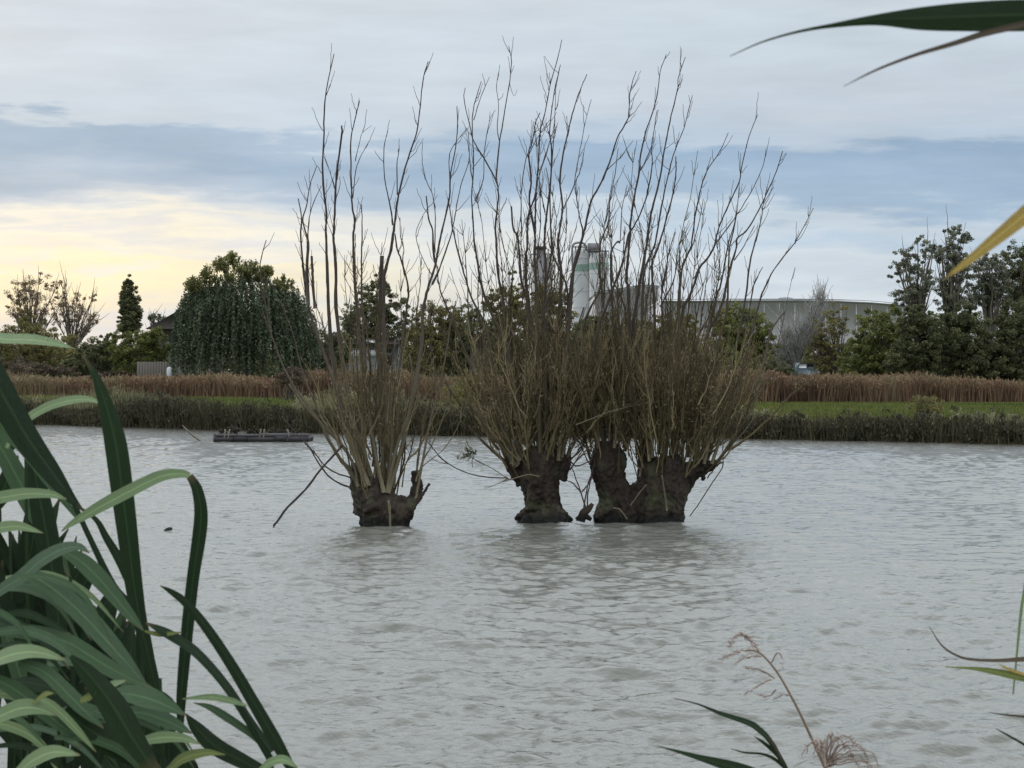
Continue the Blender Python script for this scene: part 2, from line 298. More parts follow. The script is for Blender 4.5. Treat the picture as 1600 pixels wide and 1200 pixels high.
# blades standing in belts
def blades(mb, x, y, z, h, w, lean, t, seg=1):
    n = len(x); a = rng.random(n)*math.pi; dx = np.cos(a)*w; dy = np.sin(a)*w*.5; lx = rng.normal(0, lean, n)*h; ly = rng.normal(0, lean, n)*h
    V = np.stack([np.stack([x-dx, y-dy, z], -1), np.stack([x+dx, y+dy, z], -1), np.stack([x+lx*.5+dx*.9, y+ly*.5+dy, z+h*.62], -1), np.stack([x+lx, y+ly, z+h], -1), np.stack([x+lx*.5-dx*.9, y+ly*.5-dy, z+h*.62], -1)], 1)
    f = np.arange(n*5).reshape(n, 5); mb.add(V.reshape(-1, 3), f, np.repeat(t, 5))
def lump(x, y, s=1.0, ph=0):
    return np.sin(x*.9*s+ph)+np.sin(x*2.3*s+1.7*ph+y*.7)*.7+np.sin(x*5.1*s+y*1.9+ph)*.5+np.sin(x*11*s+ph*3)*.3
def belt(name, label, cat, n, xr, yf, depth, h, w, mat, ph, tb=.5, hv=.3, lean=.12, plume=False):
    x = rng.uniform(xr[0], xr[1], n); y0 = yf(x); y = y0 + rng.random(n)**1.3*depth; z = gz(x, y)-.03
    hh = h*(1+hv*lump(x, y, 1, ph)*.5+.10*lump(x*.22, 0, 1, 4)-.12*(x < -12))*rng.uniform(.72, 1.1, n)
    t = np.clip(tb + .04*lump(x, y, .5, ph+2) + .15*lump(x*.2, y*.15, 1, ph) + rng.normal(0, .17, n), 0, 1)
    mb = MB(); blades(mb, x, y, z, hh, w*rng.uniform(.5, 1.3, n), lean, t)
    k = n*2; cx = rng.uniform(xr[0], xr[1], k); cy = yf(cx)+rng.random(k)**1.6*depth; cz = gz(cx, cy)+h*(1+hv*lump(cx, cy, 1, ph)*.5+.10*lump(cx*.22, 0, 1, 4)-.12*(cx < -12))*(.35+.7*rng.random(k)**.6); A = unit(k)*(.075*rng.uniform(.5, 1.5, k))[:, None]
    mb.quads(np.stack([cx, cy, cz], -1), A, np.cross(A, unit(k))*.45, np.clip(.3+.4*(cz-gz(cx, cy))/h+.15*lump(cx*.3, cy*.2, 1, 8)+rng.normal(0, .13, k), 0, 1))
    if plume:
        k = n//2; c = np.stack([x[:k], y[:k], z[:k]+hh[:k]*rng.uniform(.85, 1.08, k)], -1)
        a = np.stack([rng.normal(0, .05, k), rng.normal(0, .05, k), rng.uniform(.08, .2, k)], -1); b = np.stack([rng.uniform(.03, .07, k), np.zeros(k), rng.normal(0, .02, k)], -1)
        mb.quads(c, a, b, np.clip(t[:k]+.2, 0, 1))
    return setp(mb.build(name, mat), label, cat, kind='stuff')
ry = lambda x: np.interp(x, [-50, -30, -21, -12, -4, 4, 12, 26, 60], [136, 134, 140, 136, 126, 120, 124, 136, 140])
belt('reed_bed', 'russet dried reeds in a long band behind the green meadow', 'reeds', 60000, (-75, 75), ry, 12, 1.5, .045, M['reedred'], 1, .5, .10, plume=True)
# green meadow grass on its front
def fieldgrass():
    n = 150000; x = rng.uniform(-45, 45, n); y = shore(x)+2.5+rng.random(n)**1.15*72; t = np.clip(.5+.16*lump(x*.2, y*.3)+.1*lump(x*.4, y*.6)+rng.normal(0, .15, n), 0, 1)
    mb = MB(); blades(mb, x, y, gz(x, y)-.01, rng.uniform(.05, .16, n), rng.uniform(.01, .03, n), .3, t)
    setp(mb.build('meadow_grass', M['grass']), 'short green grass of the meadow on the far shore', 'grass', kind='stuff')
fieldgrass()
# overgrown bank: leafy clumps plus blades
def bankbelt(name, label, n, xr, back, depth, h, mat, ph, leaf=.045, lo=0.0, tb=.5):
    mb = MB(); nc = n//45; cx = rng.uniform(xr[0], xr[1], nc); d = back + rng.random(nc)*depth; cy = shore(cx)+d
    H = np.asarray(h(cx)) * rng.choice([.6, .9, 1, 1.25], nc) * (1+.55*lump(cx*.8, cy, .8, ph)*.4+rng.normal(0, .12, nc))
    r = rng.uniform(.10, .30, nc)*np.clip(H/.8, .7, 1.5); cz = gz(cx, cy) + lo + rng.random(nc)**.8*np.maximum(H-r, .05)
    tcl = np.clip(tb+rng.normal(0, .14, nc)+.14*lump(cx*.7, cy, .6, ph+5)+.22*(cz-gz(cx, cy))/np.maximum(H, .2)-.1, 0, 1)
    k = 45; c = np.repeat(np.stack([cx, cy, cz], -1), k, 0) + unit(nc*k)*(np.repeat(r, k)*rng.random(nc*k)**.5)[:, None]*np.array([1, 1, .8])
    m = nc*k; a = unit(m)*np.array([.7, .7, 1.2]); a *= (leaf*rng.uniform(.6, 1.5, m))[:, None]; b = np.cross(a, unit(m)); b *= .45
    mb.quads(c, a, b, np.clip(np.repeat(tcl, k)+rng.normal(0, .1, m), 0, 1))
    nb = n//9; x = rng.uniform(xr[0], xr[1], nb); y = shore(x)+back+rng.random(nb)*depth; hh = np.asarray(h(x))*(1+.5*lump(x*.8, y, .8, ph)*.4)*rng.uniform(.4, 1.15, nb)
    blades(mb, x, y, gz(x, y)-.02, hh, rng.uniform(.01, .022, nb), .18, np.clip(tb+.1+rng.normal(0, .2, nb), 0, 1))
    return setp(mb.build(name, mat), label, 'bank plants', kind='stuff')
bankbelt('dark_sedge', 'dark low sedge and brambles overhanging the far waterline', 160000, (-32, 24), .05, 1.3, lambda x: np.interp(x, [-32, -12, -6, 0, 6, 20], [.75, .85, .9, .8, .62, .62]), M['bankdark'], 2, .05)
bankbelt('bank_weeds', 'olive and straw coloured tall weeds along the top of the far bank', 210000, (-36, 26), 1.3, 3.4, lambda x: np.interp(x, [-36, -16, -12.6, -11.2, -8.8, -7.4, 0, 6, 9, 11.5, 13, 26], [.62, .8, .8, .3, .3, .8, .85, .7, .38, .35, .45, .4]), M['bank'], 5, .05, tb=.55)

# ------------------------------------------------------------------ trees beyond the meadow
def tree(name, label, cat, D, lobes, trunk=None, mat='dark', n=260, per=60, cr=.09, leaf=.11, limbs=14, zb=None, twig=0, shell=.55, group=None, tmat='farbark', depth=1.0, trunk_r=.16):
    """lobes: (px, py, rx, ry) ellipses of the crown measured at distance D"""
    s = D/F; bx = trunk if trunk is not None else lobes[0][0]; X0 = (bx-800)*s; zb = float(gz(np.array([X0]), np.array([D]))[0])-.1 if zb is None else zb
    r0 = root(name, (X0, D, zb), label, cat, group); L0 = np.array([(*P(a, b, D), c*s, c*s*depth, d*s) for a, b, c, d in lobes])
    wt = L0[:, 3]*L0[:, 5]*L0[:, 3]; wt /= wt.sum(); which = rng.choice(len(L0), n, p=wt)
    u = unit(n)*(rng.random(n)**(1/3*(1-shell)+.04))[:, None]*rng.uniform(.72, 1.06, n)[:, None]
    c = L0[which, :3] + u*L0[which, 3:6]; size = cr*rng.choice([.7, 1, 1.35], n)*np.sqrt(L0[which, 3]*L0[which, 5])*rng.uniform(.6, 1.6, n)+.1
    c[:, 2] = np.maximum(c[:, 2], zb+.25)
    k = int(per*1.9); leaf *= .66; m = n*k; cc = np.repeat(c, k, 0)+unit(m)*(np.repeat(size, k)*rng.random(m)**.45)[:, None]*np.array([1, 1, .75])
    a = unit(m); a *= (leaf*rng.uniform(.55, 1.4, m))[:, None]; b = np.cross(a, unit(m))*.62
    t = np.clip(np.repeat(rng.normal(.45, .2, n), k)+rng.normal(0, .13, m), 0, 1)
    mb = MB(); mb.quads(cc, a, b, t); mb.build('crown', M[mat], r0)
    tb = MB(); top = L0[:, 2].max(); zc = L0[:, 2].mean(); base = np.array([X0, D, zb]); fork = np.array([X0+rng.normal(0, .15), D, zb+(zc-zb)*.45])
    tb.tube(smooth_path([base, (base+fork)/2+rng.normal(0, .06, 3), fork], 3), np.linspace(trunk_r*1.2, trunk_r*.8, 7), 7, .4)
    ids = rng.choice(n, min(limbs, n), replace=False)
    for i in ids:
        e = c[i]; mid = fork*.5+e*.5+np.array([0, 0, .12*np.linalg.norm(e-fork)])*rng.uniform(-.3, 1)
        p = smooth_path([fork, mid, e], 4, .03); tb.tube(p, np.linspace(trunk_r*.5, .02, len(p)), 5, rng.uniform(.3, .8), cap=False)
        for _ in range(twig):
            q = p[rng.integers(3, len(p))]; d = (e-fork)/np.linalg.norm(e-fork)+rng.normal(0, .45, 3)+np.array([0, 0, .4]); l = rng.uniform(.3, 1.0)
            pp = smooth_path([q, q+d*l*.5, q+d*l+np.array([0, 0, .15])], 3, .02); tb.tube(pp, np.linspace(.03, .009, len(pp)), 4, rng.uniform(.3, .9), cap=False)
    tb.build('trunk', M[tmat], r0); return r0
G = 'trees beyond the meadow'
# left edge, thin autumn trees against the glow
tree('autumn_tree', 'thinly leaved russet tree against the yellow sky at the far left', 'tree', 175, [(38,455,34,30), (75,440,24,20), (60,490,45,28), (20,480,22,28)], 50, 'autumn', 130, 34, .10, .10, 26, twig=7, shell=.2, group=G)
tree('autumn_tree', 'sparse half bare russet tree just left of the slim poplar', 'tree', 182, [(105,480,30,30), (135,500,26,28), (95,455,14,18), (146,460,9,14)], 112, 'autumn', 95, 26, .09, .10, 26, twig=8, shell=.2, group=G)
tree('bushy_tree', 'low brownish olive tree below the russet trees at the left edge', 'tree', 168, [(35,540,55,42), (80,545,45,35), (45,505,25,24)], 40, 'olive', 300, 50, .09, .12, group=G)
tree('poplar', 'slim dark columnar poplar standing alone against the glow', 'tree', 190, [(200,485,15,38), (201,468,12,34), (200,448,8,22), (215,475,7,36), (202,505,19,24), (207,490,14,30)], 203, 'dark', 420, 60, .10, .10, 8, depth=.9, group=G)
tree('small_tree', 'small grey tree peeping up between poplar and house roof', 'tree', 185, [(243,498,13,10), (255,502,10,9)], 247, 'grey', 60, 24, .12, .09, 12, twig=4, group=G)
tree('green_bush', 'leafy mid green bush left of the big weeping willow', 'bush', 160, [(215,555,45,40), (185,535,24,26), (245,545,28,38)], 215, 'green', 320, 60, .08, .11, group=G)
tree('green_bush', 'dark green bush below the slim poplar', 'bush', 163, [(150,560,34,34), (120,575,30,24), (170,545,22,28)], 150, 'dark', 240, 55, .09, .11, group=G)
tree('brown_shrub', 'dull brown thicket at the left edge behind the russet reeds', 'bush', 158, [(30,580,60,20), (95,585,40,16), (180,590,40,12)], 60, 'brown', 260, 50, .09, .10, 10, group=G)
# behind the left pollard
tree('ivy_tree', 'dark spiky crowned tree behind the leftmost willow in the water', 'tree', 172, [(590,470,32,34), (575,500,42,34), (600,520,45,40), (628,490,20,28), (590,442,16,18)], 592, 'dark', 330, 60, .085, .12, group=G)
tree('small_tree', 'small greyish tree left of the dark spiky crown', 'tree', 176, [(545,492,16,22), (548,520,20,30)], 548, 'grey', 90, 34, .12, .10, 14, twig=3, group=G)
tree('bushy_tree', 'dark bushy tree between the weeping willow and the spiky crown', 'tree', 166, [(520,555,38,42), (500,570,30,30)], 520, 'dark', 260, 55, .09, .12, group=G)
tree('bushy_tree', 'dusky olive tree right of the spiky crowned tree', 'tree', 168, [(670,510,34,42), (660,550,42,46), (700,500,26,34)], 672, 'olive', 300, 55, .09, .12, group=G)
tree('bushy_tree', 'dark rounded tree left of the grey silo, between two willows in the water', 'tree', 170, [(735,530,42,56), (715,565,40,34), (760,560,34,40)], 735, 'dark', 340, 55, .085, .12, group=G)
tree('bushy_tree', 'brown olive tree with two knobbly tops left of the grey silo', 'tree', 174, [(790,480,34,40), (800,530,45,60), (770,470,20,22), (798,430,10,12), (812,455,16,20)], 795, 'olive', 360, 55, .08, .12, group=G)
tree('bushy_tree', 'tree in front of the foot of the grey silo', 'tree', 172, [(860,500,40,58), (850,555,50,45), (835,450,12,20), (880,470,16,22)], 858, 'olive', 380, 55, .08, .12, group=G)
tree('bushy_tree', 'low dark tree in front of the twin green banded silos', 'tree', 170, [(925,540,45,50), (905,570,40,32), (945,510,28,24)], 922, 'dark', 340, 55, .085, .12, group=G)
tree('bushy_tree', 'olive tree in front of the sloping roofed concrete building', 'tree', 168, [(1000,545,50,48), (980,570,44,32), (1020,520,28,30)], 1000, 'olive', 360, 55, .085, .12, group=G)
tree('bushy_tree', 'dull olive tree below the left end of the long warehouse', 'tree', 166, [(1062,520,32,36), (1060,560,45,42)], 1062, 'olive', 300, 55, .085, .12, group=G)
tree('bushy_tree', 'dark green domed tree in front of the long warehouse', 'tree', 160, [(1160,520,50,46), (1150,560,58,44), (1185,545,32,50), (1130,500,26,24)], 1158, 'green', 560, 60, .075, .11, group=G)
tree('bushy_tree', 'low dark bush right of the domed tree by the warehouse', 'bush', 156, [(1210,585,32,20), (1190,580,28,22)], 1205, 'dark', 200, 55, .09, .10, group=G)
# in front of the warehouse
tree('bare_shrub', 'pale grey leafless tree in front of the warehouse wall', 'tree', 165, [(1235,530,26,46), (1262,520,20,48), (1215,560,20,28), (1285,480,18,26)], 1245, 'grey', 70, 18, .09, .07, 70, twig=22, shell=.1, group=G, tmat='palebark')
tree('leafy_tree', 'yellowish green tree against the right part of the warehouse', 'tree', 162, [(1300,530,30,48), (1285,560,32,38), (1310,500,22,30)], 1300, 'olive', 190, 44, .09, .10, 30, twig=6, group=G)
tree('leafy_tree', 'bright green leafy tree between the warehouse and the dark wood', 'tree', 158, [(1370,530,44,50), (1350,560,48,38), (1395,505,26,30), (1400,560,36,40)], 1370, 'green', 480, 55, .075, .11, group=G)
# the tall loose trees and the dark wood on the right
tall = [(1430, [(1415,410,26,26), (1440,390,26,24), (1402,430,14,16), (1435,440,30,28), (1420,465,30,18)], 'tall loose leaved tree at the left end of the right hand wood', 150, 9),
        (1492, [(1495,370,22,22), (1480,400,26,22), (1500,420,30,30), (1475,445,24,22), (1490,470,32,22)], 'tallest loose leaved tree of the right hand wood', 200, 9),
        (1545, [(1545,420,26,28), (1530,455,26,28), (1560,450,24,30)], 'tall loose leaved tree behind the tip of the yellow reed blade', 190, 9),
        (1592, [(1590,410,30,36), (1600,450,34,34), (1575,470,28,24), (1620,400,30,36)], 'tall dark leaved tree at the right edge of the picture', 300, 6)]
for i, (tx, lb, txt, n, tw) in enumerate(tall):
    tree('tall_tree', txt, 'tree', 152+i*1.5, lb, tx, 'grey' if i < 3 else 'dark', int(n*1.25), 38, .10, .105, 30, twig=tw//3, shell=.3, group='tall trees of the right hand wood', trunk_r=.22)
for i, (lb, txt, m_) in enumerate([([(1440,540,42,52), (1430,500,30,26), (1415,565,34,30)], 'dark tree at the left end of the dense wood on the right', 'dark'), ([(1510,540,48,56), (1500,495,32,24), (1530,570,44,30)], 'dark tree in the middle of the dense wood on the right', 'dark'),
      ([(1585,540,44,58), (1600,500,44,36), (1570,575,40,28)], 'dark tree at the right edge of the dense wood', 'dark')]):
    tree('wood_tree', txt, 'tree', 148+i, lb, lb[0][0], m_, 520, 60, .08, .11, 10, group='trees of the dense wood on the right')

# the wood behind them, one mass
def backwood():
    n = 2700; x = rng.uniform(-62, 64, n); D = 190+rng.random(n)*14; px = 800+x/D*F
    top = np.interp(px, [-200, 0, 150, 300, 480, 560, 700, 850, 1000, 1200, 1290, 1400, 1700], [525, 530, 545, 520, 540, 520, 500, 510, 520, 565, 560, 505, 500])+9*lump(x*.5, D)
    zt = CAMZ+(600-top)/F*D; z = np.where(rng.random(n) < .42, rng.uniform(.4, 4.6, n), .5+rng.random(n)**.8*(zt-.9)); k = 70; m = n*k
    c = np.repeat(np.stack([x, D, z], -1), k, 0)+unit(m)*(rng.random(m)**.4)[:, None]*np.repeat(rng.uniform(.6, 1.3, n), k)[:, None]
    A = unit(m)*.2; mb = MB(); mb.quads(c, A, np.cross(A, unit(m))*.7, np.clip(np.repeat(rng.normal(.5, .25, n), k)+rng.normal(0, .1, m), 0, 1))
    setp(mb.build('distant_wood', M['dark']), 'dark wood filling the gaps behind the single trees across the lake', 'wood', kind='stuff')
backwood()
# the weeping willow: hanging strands over a dome
def weeping():
    D = 156; s = D/F; r0 = root('weeping_willow', ((385-800)*s, D, .7), 'big dark weeping willow with a pale ragged top beside the house roof', 'tree', 'weeping willow')
    dome = [(380,488,88,60), (330,505,55,68), (440,515,52,68), (302,540,28,62), (470,550,26,48), (390,540,98,55)]
    mb = MB()
    for (a, b, c, d) in dome:
        cx, cy, cz = P(a, b, D); rx, rz = c*s, d*s; n = int(rx*rz*44)
        for _ in range(n):
            th = rng.random()*2*math.pi; q = rng.random()**.5*(1+.07*math.sin(5*th)+.05*math.sin(11*th+1)); x = cx+rx*q*math.cos(th); y = cy+rx*.9*q*math.sin(th); z = cz+rz*math.sqrt(max(0, 1-q*q))*rng.uniform(.75, 1.06)+rng.normal(0, .2)
            ln = rng.uniform(.6, 3.4)+1.2*q; ln = min(ln, z-.9)
            if ln < .3: continue
            k = int(ln*12); u = np.linspace(0, 1, k); out = .5*q
            c_ = np.stack([x+math.cos(th)*out*np.sqrt(u)+rng.normal(0, .05, k), y+math.sin(th)*out*np.sqrt(u)+rng.normal(0, .05, k), z-ln*u**1.2], -1)
            A = np.stack([rng.normal(0, .06, k), rng.normal(0, .06, k), rng.uniform(.05, .11, k)], -1); B = np.stack([rng.normal(0, .045, k), rng.normal(0, .07, k), rng.normal(0, .02, k)], -1)
            mb.quads(c_, A, B, np.clip(rng.normal(.38, .15)+rng.normal(0, .05, k), 0, 1))
    mb.build('crown', M['weep'], r0)
    tp = MB(); lob = [(345,410,14,12), (362,400,13,10), (385,415,22,12), (402,425,22,12), (325,425,16,14), (300,440,14,12), (415,420,10,8), (365,425,30,14), (440,440,18,12)]
    for (a, b, c, d) in lob:
        k = 26; cc = np.array(P(a, b+4, D-rng.uniform(.5, 3)))+unit(k)*np.array([c*s, c*s, d*s])*rng.random(k)[:, None]**.4
        m = k*38; p = np.repeat(cc, 38, 0)+unit(m)*rng.random(m)[:, None]*.3; A = unit(m)*.11; A[:, 2] -= .05
        tp.quads(p, A, np.cross(A, unit(m))*.5, np.clip(np.repeat(rng.normal(.4, .25, k), 38), 0, 1))
    tp.build('top_foliage', M['weeptop'], r0)
    tb = MB(); b0 = np.array([r0.location.x, D, .5]); tb.tube(smooth_path([b0, b0+[.1, 0, 2], b0+[-.1, 0, 4]], 3), np.linspace(.5, .35, 7), 8, .4)
    for q in range(12):
        e = np.array(P(rng.uniform(310, 450), rng.uniform(420, 490), D))+[0, rng.uniform(-3, 3), 0]; p = smooth_path([b0+[-.1, 0, 3.8], (b0+e)/2+[0, 0, 2.2], e], 4); tb.tube(p, np.linspace(.2, .03, len(p)), 5, .5)
    tb.build('trunk', M['farbark'], r0)
weeping()

# shrubs on the bank itself
def clump(name, label, px, py, rx, ry, D, mat, n=60, per=46, leaf=.045, group=None, twigs=30):
    s = D/F; X0 = (px-800)*s; zb = float(gz(np.array([X0]), np.array([D]))[0]); r0 = root(name, (X0, D, zb), label, 'shrub', group)
    c = np.array(P(px, py, D)); cc = c+unit(n)*np.array([rx*s, rx*s*.8, ry*s])*rng.random(n)[:, None]**.4; cc[:, 2] = np.maximum(cc[:, 2], zb+.05)
    m = n*per; p = np.repeat(cc, per, 0)+unit(m)*rng.random(m)[:, None]**.5*.13; A = unit(m)*leaf; mb = MB()
    mb.quads(p, A, np.cross(A, unit(m))*.5, np.clip(np.repeat(rng.normal(.5, .2, n), per), 0, 1)); mb.build('foliage', M[mat], r0)
    tb = MB()
    for q in range(twigs):
        e = cc[rng.integers(n)]*[1, 1, 1]+[0, 0, rng.uniform(.0, .25)]; b = np.array([X0+rng.normal(0, rx*s*.3), D, zb]); pp = smooth_path([b, (b+e)/2+rng.normal(0, .05, 3), e], 3); tb.tube(pp, np.linspace(.018, .006, len(pp)), 4, rng.random(), cap=False)
    tb.build('stems', M['farbark'], r0)
clump('bank_shrub', 'dark brown shrub on the left part of the far bank', 270, 638, 20, 28, 79.5, 'brown', 80)
clump('bank_shrub', 'thin straw and olive shrub on the meadow edge near the right', 1448, 634, 30, 17, 72, 'olive', 60, 34, .04)
clump('bank_shrub', 'reddish brown thicket behind the leftmost willow in the water', 455, 590, 30, 16, 118, 'brown', 90, 40, .07)
clump('bank_shrub', 'brownish olive bush between the left and middle willow in the water', 735, 625, 45, 45, 71, 'olive', 170, 50, .04)

# ------------------------------------------------------------------ buildings
def flat(name, col, rough=.7, n=3, amt=.12): return material(name, [(0, tuple(c*(1-amt*2) for c in col)), (1, tuple(min(1, c*(1+amt)) for c in col))], rough, n, .3)
M['conc'] = flat('pale_concrete', (.36,.345,.34), .8, .4); M['concdark'] = flat('grey_cladding', (.15,.155,.15), .7, .3); M['silogreen'] = flat('green_paint', (.11,.17,.135))
M['silow'] = flat('silo_white', (.33,.335,.33), .55, .6); M['steel'] = flat('weathered_steel', (.14,.135,.14), .5, 2); M['roofw'] = flat('white_roof_edge', (.80,.80,.80), .5, 1, .05)
M['clad'] = flat('warehouse_cladding', (.48,.46,.49), .6, .06); M['rooftile'] = flat('dark_roof_tiles', (.05,.042,.038), .8, 2); M['plaster'] = flat('brown_render', (.09,.08,.07), .8, 1)
M['fence'] = flat('weathered_boards', (0.0935,0.0825,0.0688), .8, 3); M['glass'] = flat('dark_glass', (0.0165,0.0193,0.022), .1); M['whitep'] = flat('white_paint', (0.429,0.435,0.44), .5, 2, .05); M['bluep'] = flat('pale_blue_paint', (0.0935,0.127,0.149), .35, 2, .05); M['rubber'] = flat('rubber', (0.011,0.011,0.011)); M['woodraft'] = flat('grey_timber', (0.066,0.0605,0.0633), .8, 3, .3); M['raftdark'] = flat('dark_float', (0.0165,0.0165,0.0198), .5, 3, .3)
def silo(D, px, r_px, top, cone, label, mats, band=None):
    s = D/F; cx = (px-800)*s; r = r_px*s; zt = P(0, top, D)[2]; r0 = root('silo', (cx, D, .5), label, 'silo', 'silos beyond the trees')
    mb = MB(); c = np.array([cx, D, 0.]); mb.tube([c+[0, 0, .5], c+[0, 0, zt-cone*s], c+[0, 0, zt-cone*s*.2], c+[0, 0, zt]], [r, r, r*.8, r*.45], 28, .5); mb.build('shell', M[mats], r0)
    for zz in np.arange(10, zt-cone*s, 3.2): rb = MB(); rb.tube([c+[0, 0, zz], c+[0, 0, zz+.18]], r*1.02, 28, .4); rb.build('ring', M[mats], r0)
    if band:
        z0, z1 = P(0, band[1], D)[2], P(0, band[0], D)[2]; b = MB(); b.tube([c+[0, 0, z0], c+[0, 0, z1]], r*1.03, 28, .5); b.build('green_band', M['silogreen'], r0)
    rl = MB(); ring = [c+[r*1.0*math.cos(t), r*1.0*math.sin(t), zt-cone*s+1.3] for t in np.linspace(0, 6.283, 25)]; rl.tube(ring, .09, 5)
    for q in ring[::3]: rl.tube([q, q-np.array([0, 0, 1.3])], .07, 4)
    rl.tube([c+[r*.5, -r*.95, .5], c+[r*.5, -r*.95, zt-cone*s+1]], .14, 5); rl.build('railing', M['steel'], r0)
    return r0
silo(400, 847, 17, 400, 8, 'slim grey concrete silo left of the twin silos', 'conc')
silo(410, 912, 18, 388, 8, 'taller left silo of the green banded twin silos', 'silow', (414, 424)); silo(404, 936, 15, 395, 8, 'right silo of the green banded twin silos', 'silow', (411, 421))
def stairtower():
    D = 398; s = D/F; mb = MB(); x0 = (838-800)*s; x1 = (851-800)*s; r0 = root('lift_tower', ((x0+x1)/2, D-3, .5), 'dark lift tower standing against the grey silo', 'tower')
    mb.box(x0, x1, D-4.2, D-2.4, .5, P(0, 391, D)[2]); mb.build('shaft', M['steel'], r0); cp = MB(); cp.box(x0-.3, x1+.3, D-4.5, D-2.1, P(0, 391, D)[2], P(0, 387, D)[2]); cp.build('cap', M['rooftile'], r0)
    r1 = root('conveyor_pipe', ((905-800)*s, 402, 26), 'bent conveyor pipe and platform on top of the twin silos', 'pipe'); D = 405
    pp = MB(); a = [P(895, 430, D), P(894, 392, D), P(896, 382, D), P(905, 379, D), P(914, 382, D), P(916, 392, D)]; pp.tube(smooth_path(a, 4), .22, 7); pp.build('pipe', M['steel'], r1)
    x, _, z0 = P(918, 394, D); x2, _, z1 = P(938, 381, D); bx = MB(); bx.box(x, x2, D-2, D+1.5, z0, z1); bx.build('machine_house', M['steel'], r1)
stairtower()
def prism(mb, pts, D0, D1, t=.5):     # polygon in x,z pushed back in depth
    n = len(pts); V = [(x, D0, z) for x, z in pts]+[(x, D1, z) for x, z in pts]; mb.add(V, np.array([list(range(n))]), t); mb.n -= 0
    b = mb.n-2*n; mb.f.append(np.array([[b+n+i for i in range(n)][::-1]])); mb.f.append(np.array([[b+i, b+(i+1) % n, b+n+(i+1) % n, b+n+i] for i in range(n)]))
def conc_building():
    D = 330; r0 = root('concrete_building', (P(980, 0, D)[0], D, .5), 'grey concrete building with a sloping roof right of the silos', 'building'); q = lambda x, y: (P(x, y, D)[0], P(x, y, D)[2])
    mb = MB(); prism(mb, [q(930, 600), q(1029, 600), q(1029, 450), q(1005, 448), q(930, 460)], D, D+25); mb.build('wall', M['conc'], r0)
    rf = MB(); prism(rf, [q(929, 460), q(1005, 448), q(1030, 450), q(1030, 446.5), q(1005, 444.5), q(929, 456.5)], D-.4, D+25.4); rf.build('roof_edge', M['concdark'], r0)
    jt = MB()
    for x in range(942, 1026, 12): a = q(x, 600)[0]; jt.box(a-.06, a+.06, D-.06, D, .5, q(x, 458)[1])
    jt.build('joint', M['concdark'], r0)
conc_building()
def warehouse():
    D = 300; r0 = root('warehouse', (P(1230, 0, D)[0], D, .5), 'long low grey warehouse with a thin white roof line', 'building'); q = lambda x, y: (P(x, y, D)[0], P(x, y, D)[2])
    top = [(1034, 471.5), (1150, 470.5), (1250, 470.5), (1310, 471.5), (1360, 473.5), (1415, 478)]
    mb = MB(); prism(mb, [q(1034, 600)]+[q(1415, 600)]+[q(x, y) for x, y in top[::-1]], D, D+60); mb.build('wall', M['clad'], r0)
    g = MB(); prism(g, [q(x, y) for x, y in top]+[q(x, y-1.2) for x, y in top[::-1]], D-.3, D+60.2); g.build('gutter', M['steel'], r0)
    rf = MB(); prism(rf, [q(x, y-1.25) for x, y in top]+[q(x, y-4.0) for x, y in top[::-1]], D+.3, D+59); rf.build('roof', M['roofw'], r0)
    sk = MB(); prism(sk, [q(1222, 466)]+[q(1236+14*math.cos(t), 465.5-4*math.sin(t)) for t in np.linspace(math.pi, 0, 9)], D+6, D+10); sk.build('skylight', M['whitep'], r0)
    rb = MB()
    for x in np.arange(1050, 1412, 24):
        a = q(x, 0)[0]; t = np.interp(x, [p[0] for p in top], [p[1] for p in top]); rb.box(a-.03, a+.03, D-.02, D, .5, q(x, t+.6)[1])
    rb.build('cladding_rib', M['clad'], r0)
warehouse()
def house():
    D = 178; r0 = root('house', (P(275, 0, D)[0], D, .7), 'house with a dark pitched roof half hidden by the weeping willow', 'house'); q = lambda x, y: (P(x, y, D)[0], P(x, y, D)[2])
    w = MB(); prism(w, [q(240, 600), q(330, 600), q(330, 512), q(240, 512)], D, D+8); w.build('wall', M['plaster'], r0)
    r = MB(); prism(r, [q(228, 514), q(336, 514), q(300, 486), q(275, 488)], D-.4, D+8.4); r.build('roof', M['rooftile'], r0)
    wi = MB(); a, b = q(256, 548), q(266, 530); wi.box(a[0], b[0], D-.05, D, a[1], b[1]); wi.build('window', M['glass'], r0)
    c = MB(); a, b = q(292, 500), q(298, 479); c.box(a[0], b[0], D+3, D+4, a[1], b[1]); c.build('chimney', M['conc'], r0)
house()
def shed():
    D = 156; r0 = root('board_fence', (P(240, 0, D)[0], D, .8), 'weathered board fence left of the weeping willow foot', 'fence')
    for i in range(11):
        x = P(214+i*4.4, 0, D)[0]; b = MB(); b.box(x, x+.195, D, D+.04, .7, P(0, 565+.4*(i % 2), D)[2]); b.build('board', M['fence'], r0)
    for z in (1.3, 2.2): rl = MB(); rl.box(P(213, 0, D)[0], P(263, 0, D)[0], D+.045, D+.1, z, z+.1); rl.build('rail', M['fence'], r0)
    D = 155; r1 = root('garden_tank', (P(265, 0, D)[0], D, .8), 'small white water tank at the end of the board fence', 'tank'); c = np.array([P(265, 0, D)[0], D, 0.])
    b = MB(); b.tube([c+[0, 0, 1.9], c+[0, 0, 2.0], c+[0, 0, 2.75], c+[0, 0, 2.9]], [.15, .22, .22, .12], 14); b.build('tank', M['whitep'], r1)
    l = MB()
    for dx, dy in ((-.15, -.15), (.15, -.15), (0, .18)): l.tube([c+[dx, dy, .7], c+[dx, dy, 1.95]], .03, 5)
    l.build('stand', M['steel'], r1)
shed()
